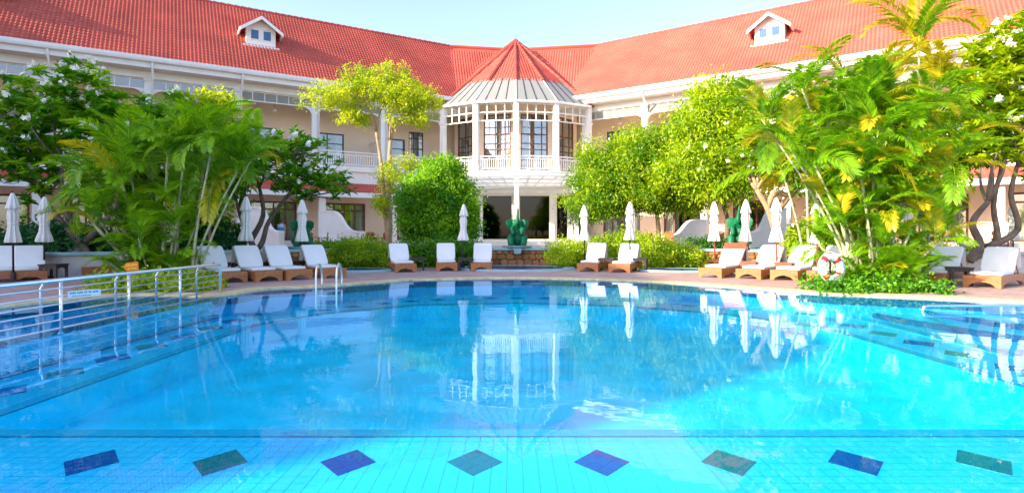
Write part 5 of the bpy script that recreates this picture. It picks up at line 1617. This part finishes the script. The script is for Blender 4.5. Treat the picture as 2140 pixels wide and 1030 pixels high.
word_lines(sg, Matrix(), [(0.07, 0.022, [6, 5, 7, 5])], 0.012, MT['ink'], -0.0045)
# orange board on a post
og = empty('orange_signboard', (wx(283, 12.75), 12.75, 0.1)); tag(og, 'small orange wooden signboard with yellow lettering at the left palms', 'sign')
Mb = Matrix.Translation((0, 0, 0)) @ Matrix.Rotation(R(-6), 4, 'Y') @ Matrix.Rotation(R(-12), 4, 'Z')
MB().box(-0.025, 0.025, -0.015, 0.035, 0, 0.62).build('post', MT['wood'], og)
MB(Mb).prism([(-0.19, 0.46), (-0.16, 0.40), (0.17, 0.40), (0.17, 0.60), (-0.13, 0.60), (-0.19, 0.55)], -0.04, -0.016, 'xz').build('board', MT['orange'], og, bevel=0.004)
word_lines(og, Mb, [(-0.14, 0.52, [4, 5])], 0.042, MT['yellow'], -0.0405)
word_lines(og, Mb, [(-0.12, 0.44, [3, 4])], 0.042, MT['yellow'], -0.0405)
# ladder: two bent grab rails and submerged treads
ld = empty('pool_ladder', (-4.5, 13.3, 0.02)); tag(ld, 'stainless steel pool ladder with two bent handrails at the far left edge', 'ladder')
for x in (0, 0.47):
    pts = smooth_path([(x, -0.12, -0.6), (x, -0.12, 0.1), (x, -0.10, 0.45), (x, 0.02, 0.60), (x, 0.18, 0.56), (x, 0.28, 0.35), (x, 0.29, 0.1)], 5)
    MB().tube(pts, 0.024, 10).build('handrail', MT['steel'], ld, smooth=True)
for z in (-0.12, -0.33): MB().box(0, 0.47, -0.17, -0.09, z, z + 0.025).build('tread', MT['steel'], ld)
# low handrail above the entry steps on the right
hr = empty('entry_handrail', (6.65, 9.3, 0.075)); tag(hr, 'low steel handrail just above the water over the right entry steps', 'handrail')
pts = [(0.35, 0, -0.2), (0.12, 0, -0.1), (0.0, 0, -0.02)] + [(0.02, 0, 0.04), (0.07, 0, 0.075)] + [(0.5, 0, 0.08), (3.2, 0.1, 0.08)]
MB().tube(smooth_path(pts, 4), 0.024, 10).build('tube', MT['steel'], hr, smooth=True)
for x in (1.3, 2.7): MB().tube([(x, 0.03, -0.25), (x, 0.03, 0.075)], 0.018, 8).build('post', MT['steel'], hr)

# ============================================================ lifebuoy
lb = empty('lifebuoy', (wx(1737, 12.3), 12.3, 0.1)); tag(lb, 'white lifebuoy ring with red bands hung on a stand before the palm clump', 'lifebuoy')
Rm, rr = 0.235, 0.075
cz = 0.50
def torus_seg(t0, t1, r, n=10, flat=1.0):
    b = MB(Matrix.Translation((0, 0, cz)) @ Matrix.Rotation(R(14), 4, 'Z') @ Matrix.Rotation(R(-8), 4, 'X'))
    b.tube([(Rm * math.cos(t0 + (t1 - t0) * i / n), 0, Rm * math.sin(t0 + (t1 - t0) * i / n)) for i in range(n + 1)], r, 14)
    return b
torus_seg(0, 2 * math.pi, rr, 48).build('ring', MT['ring_white'], lb, smooth=True)
for k in range(4):
    t = R(45 + 90 * k); torus_seg(t - R(11), t + R(11), rr + 0.005).build('red_band', MT['red'], lb, smooth=False)
    a, b_ = R(45 + 90 * k), R(135 + 90 * k)
    bb = MB(Matrix.Translation((0, 0, cz)) @ Matrix.Rotation(R(14), 4, 'Z') @ Matrix.Rotation(R(-8), 4, 'X'))
    n = 10
    sag = [0.02, 0.02, 0.03, 0.02][k]
    bb.tube([((Rm + rr + 0.012 + sag * math.sin(math.pi * i / n)) * math.cos(a + (b_ - a) * i / n), -0.01, (Rm + rr + 0.012 + sag * math.sin(math.pi * i / n)) * math.sin(a + (b_ - a) * i / n)) for i in range(n + 1)], 0.008, 6)
    bb.build('rope', MT['ring_white'], lb)
MB().tube([(0.05, 0.12, 0), (0.03, 0.10, 0.82)], 0.022, 8).build('stand_post', MT['dark_wood'], lb)
MB().tube([(0.03, 0.12, 0.62), (0.02, -0.02, 0.66)], 0.012, 6).build('hook', MT['steel'], lb)

# ============================================================ things on the terraces
sp = empty('garden_speaker', (wx(1665, 17.2), 17.2, 0.1)); tag(sp, 'dark box floodlight on a short post between the sunlit loungers', 'speaker')  # dark box on a post, taken for a speaker, not a lamp
MB().tube([(0, 0, 0), (0, 0, 0.62)], 0.02, 8).build('post', MT['black'], sp)
MB(Matrix.Translation((0, 0, 0.74)) @ Matrix.Rotation(R(-15), 4, 'X')).prism([(-0.11, -0.09), (0.11, -0.09), (0.125, 0.09), (-0.125, 0.09)], -0.07, 0.07, 'xz').build('housing', MT['black'], sp, bevel=0.01)
MB(Matrix.Translation((0, 0, 0.74)) @ Matrix.Rotation(R(-15), 4, 'X')).box(-0.095, 0.095, -0.078, -0.072, -0.07, 0.07).build('lens', MT['dark_glass'], sp)  # front panel of the dark box, gives no light

# curved privacy walls between the ground-floor patios
def privacy_wall(x0, d0, x1, d1, zt, label, flip=False):
    A, B = Vector((x0, d0)), Vector((x1, d1)); L = (B - A).length; ang = math.atan2(B.y - A.y, B.x - A.x)
    root = empty('privacy_wall', (x0, d0, 0.5), ang); tag(root, label, 'wall', 'curved white patio walls')
    top = []
    n = 16
    for i in range(n + 1):
        t = i / n
        s = 0.5 - 0.5 * math.tanh((t - 0.62) * 6.5) / math.tanh(0.62 * 6.5)
        top.append((L * t, (zt - 0.5) * (0.42 + 0.58 * s)))
    poly = [(0, 0)] + [(L, 0)] + top[::-1]
    b = MB(); b.prism(poly, -0.09, 0.09, 'xz'); b.build('wall_panel', MT['white'], root)
    c = MB(); vs, fs = [], []
    for (x, z) in top: vs += [(x, -0.14, z + 0.003), (x, 0.14, z + 0.003), (x, 0.14, z + 0.09), (x, -0.14, z + 0.09)]
    for i in range(n):
        for k in range(4): fs.append((i * 4 + k, i * 4 + (k + 1) % 4, i * 4 + 4 + (k + 1) % 4, i * 4 + 4 + k))
    fs += [(3, 2, 1, 0), (n * 4, n * 4 + 1, n * 4 + 2, n * 4 + 3)]
    c._add(vs, fs); c.build('coping', MT['white'], root)
    MB().box(L - 0.02, L + 0.32, -0.16, 0.16, 0, (zt - 0.5) * 0.42 + 0.10).build('end_pier', MT['white'], root, bevel=0.03)
privacy_wall(wx(668, 34.5), 34.5, wx(750, 33.2), 33.2, wz(443, 34.5), 'curved white patio wall left of the tall yellow-green tree')
privacy_wall(wx(523, 29.5), 29.5, wx(580, 28.6), 28.6, wz(436, 29.5), 'curved white patio wall behind the forked frangipani')
privacy_wall(wx(1640, 28.0), 28.0, wx(1570, 26.8), 26.8, wz(438, 28.0), 'curved white patio wall behind the right elephant statue')
privacy_wall(wx(1475, 33.0), 33.0, wx(1395, 31.5), 31.5, wz(462, 33.0), 'low curved white patio wall behind the long hedge')
privacy_wall(wx(320, 25.0), 25.0, wx(372, 24.3), 24.3, wz(440, 25.0), 'curved white patio wall behind the left palms')

# patio chairs and tables
def make_chair(m, seat_m):
    root = empty('patio_chair'); tag(root, 'x', 'chair', 'patio chairs on the terraces')
    for sx in (-1, 1):
        MB().box(sx * 0.27, sx * 0.22, -0.26, -0.21, 0, 0.64).build('leg', m, root)
        MB().box(sx * 0.27, sx * 0.22, 0.21, 0.26, 0, 0.64).build('leg', m, root)
        MB().box(sx * 0.275, sx * 0.205, -0.28, 0.27, 0.64, 0.675).build('armrest', m, root)
        MB().box(sx * 0.215, sx * 0.16, 0.19, 0.23, 0.42, 0.86).build('back_stile', m, root)
    arc = [(0.245 * math.cos(R(10 * i)), 0.23, 0.80 + 0.14 * math.sin(R(10 * i))) for i in range(19)]
    MB().tube(arc, 0.032, 8).build('back_rail', m, root)
    MB().box(-0.16, 0.16, 0.195, 0.22, 0.46, 0.88).build('back_panel', m, root)
    MB().box(-0.215, 0.215, -0.25, 0.22, 0.36, 0.41).build('seat', m, root)
    MB().box(-0.20, 0.20, -0.24, 0.19, 0.412, 0.47).build('seat_pad', seat_m, root, bevel=0.018)
    return root
CH = make_chair(MT['red_wood'], MT['canvas']); CW = make_chair(MT['wood'], MT['canvas'])
_ch = {}
def chair(p, px, d, deg, label, z=0.93):
    o = copy_tree(p) if p.name in _ch else p
    _ch[p.name] = 1
    o.location = (wx(px, d), d, z); o.rotation_euler = (0, 0, R(deg)); o['label'] = label
chair(CH, 652, 32.5, 60, 'dark reddish patio chair with pale seat left of the curved white wall', 0.5)
chair(CW, 676, 31.8, -70, 'light wooden patio chair in front of the curved white wall', 0.5)
chair(CH, 775, 32.2, 20, 'red patio chair left of the pale tree trunk', 0.5)
chair(CH, 800, 32.0, -40, 'red patio chair half behind the pale tree trunk', 0.5)
chair(CW, 1362, 30.0, 30, 'light wooden patio chair behind the long hedge', 0.5)
chair(CW, 1395, 30.2, -30, 'light wooden patio chair right of the garden tree trunk', 0.5)
chair(CW, 2093, 22.0, 40, 'light wooden patio chair behind the far right frangipani', 0.5)
chair(CW, 1506, 29.0, -20, 'light wooden patio chair beside the right elephant statue', 0.5)

# ============================================================ the person walking away
def make_person():
    px, d = 588, 29.6
    root = empty('person', (wx(px, d), d, 0.52)); tag(root, 'person seen from behind in a blue sleeveless top and navy shorts', 'person')
    root.scale = (0.92, 0.92, 0.92); root.rotation_euler = (0, 0, R(-6))
    B = []
    B += [(0, 0, 0.95, 0.15, 1.1, 0.75, 0.9), (0, 0, 1.08, 0.14, 1.05, 0.7, 1.1), (0, 0, 1.25, 0.155, 1.12, 0.72, 1.1), (0, 0, 1.38, 0.14, 1.25, 0.68, 0.7)]
    B += chain((0, 0, 1.42), (0, -0.01, 1.52), 0.06, 0.055, 3)
    B += [(0, 0.01, 1.63, 0.098, 0.88, 1.05, 1.18), (0, 0.095, 1.61, 0.02), (-0.085, 0.0, 1.62, 0.022, .6, 1, 1.3), (0.085, 0.0, 1.62, 0.022, .6, 1, 1.3)]
    for s in (-1, 1):
        f = 0.10 * s
        B += chain((s * 0.185, 0, 1.40), (s * 0.23, 0.01 - f * .4, 1.12), 0.058, 0.046, 6)
        B += chain((s * 0.23, 0.01 - f * .4, 1.12), (s * 0.245, 0.05 - f * .9, 0.87), 0.044, 0.03, 6)
        B += [(s * 0.247, 0.06 - f, 0.80, 0.042, 0.55, 0.9, 1.2)]
        for q in range(4): B += chain((s * 0.247, 0.035 - f + 0.018 * q, 0.77), (s * (0.24 - 0.004 * q), 0.045 - f + 0.018 * q, 0.70 + 0.008 * abs(q - 1)), 0.011, 0.009, 3)
        B += chain((s * 0.24, 0.09 - f, 0.81), (s * 0.225, 0.115 - f, 0.76), 0.013, 0.01, 3)
        B += chain((s * 0.09, 0, 0.90), (s * 0.095, f * 0.7, 0.50), 0.088, 0.058, 8)
        B += chain((s * 0.095, f * 0.7, 0.50), (s * 0.095, f * 0.6 - 0.03, 0.10), 0.056, 0.036, 8)
        B += chain((s * 0.095, f * 0.6 - 0.05, 0.045), (s * 0.10, f * 0.6 + 0.13, 0.035), 0.042, 0.034, 4)
    link('body', blob_mesh('body', B, 0.014, MT['skin'], 3), root)
    T = [(0, 0, 1.02, 0.16, 1.16, 0.84, 1.0), (0, 0, 1.12, 0.157, 1.12, 0.82, 1.0), (0, 0, 1.24, 0.165, 1.16, 0.80, 1.0)]
    link('top', blob_mesh('top', T, 0.018, MT['shirt'], 3), root)
    T = [(0, 0, 1.30, 0.164, 1.17, 0.80, 0.8), (0, 0, 1.37, 0.15, 1.22, 0.76, 0.6)]
    link('top_yoke', blob_mesh('top_yoke', T, 0.018, MT['shirt_top'], 3), root)
    S = [(0, 0, 0.92, 0.165, 1.12, 0.82, 0.7)]
    for s in (-1, 1): S += chain((s * 0.09, 0, 0.88), (s * 0.097, 0.06 * s, 0.62), 0.105, 0.095, 6)
    link('shorts', blob_mesh('shorts', S, 0.018, MT['shorts'], 2), root)
    link('hair', blob_mesh('hair', [(0, -0.015, 1.665, 0.103, 0.92, 1.02, 1.02), (0, -0.05, 1.61, 0.075, 1, .8, 1)], 0.016, MT['hair'], 2), root)
    for s in (-1, 1):
        MB().box(s * 0.095 - 0.045, s * 0.095 + 0.045, 0.06 * s - 0.10, 0.06 * s + 0.17, 0.0, 0.055).build('shoe', MT['ring_white'], root, bevel=0.02)
make_person()
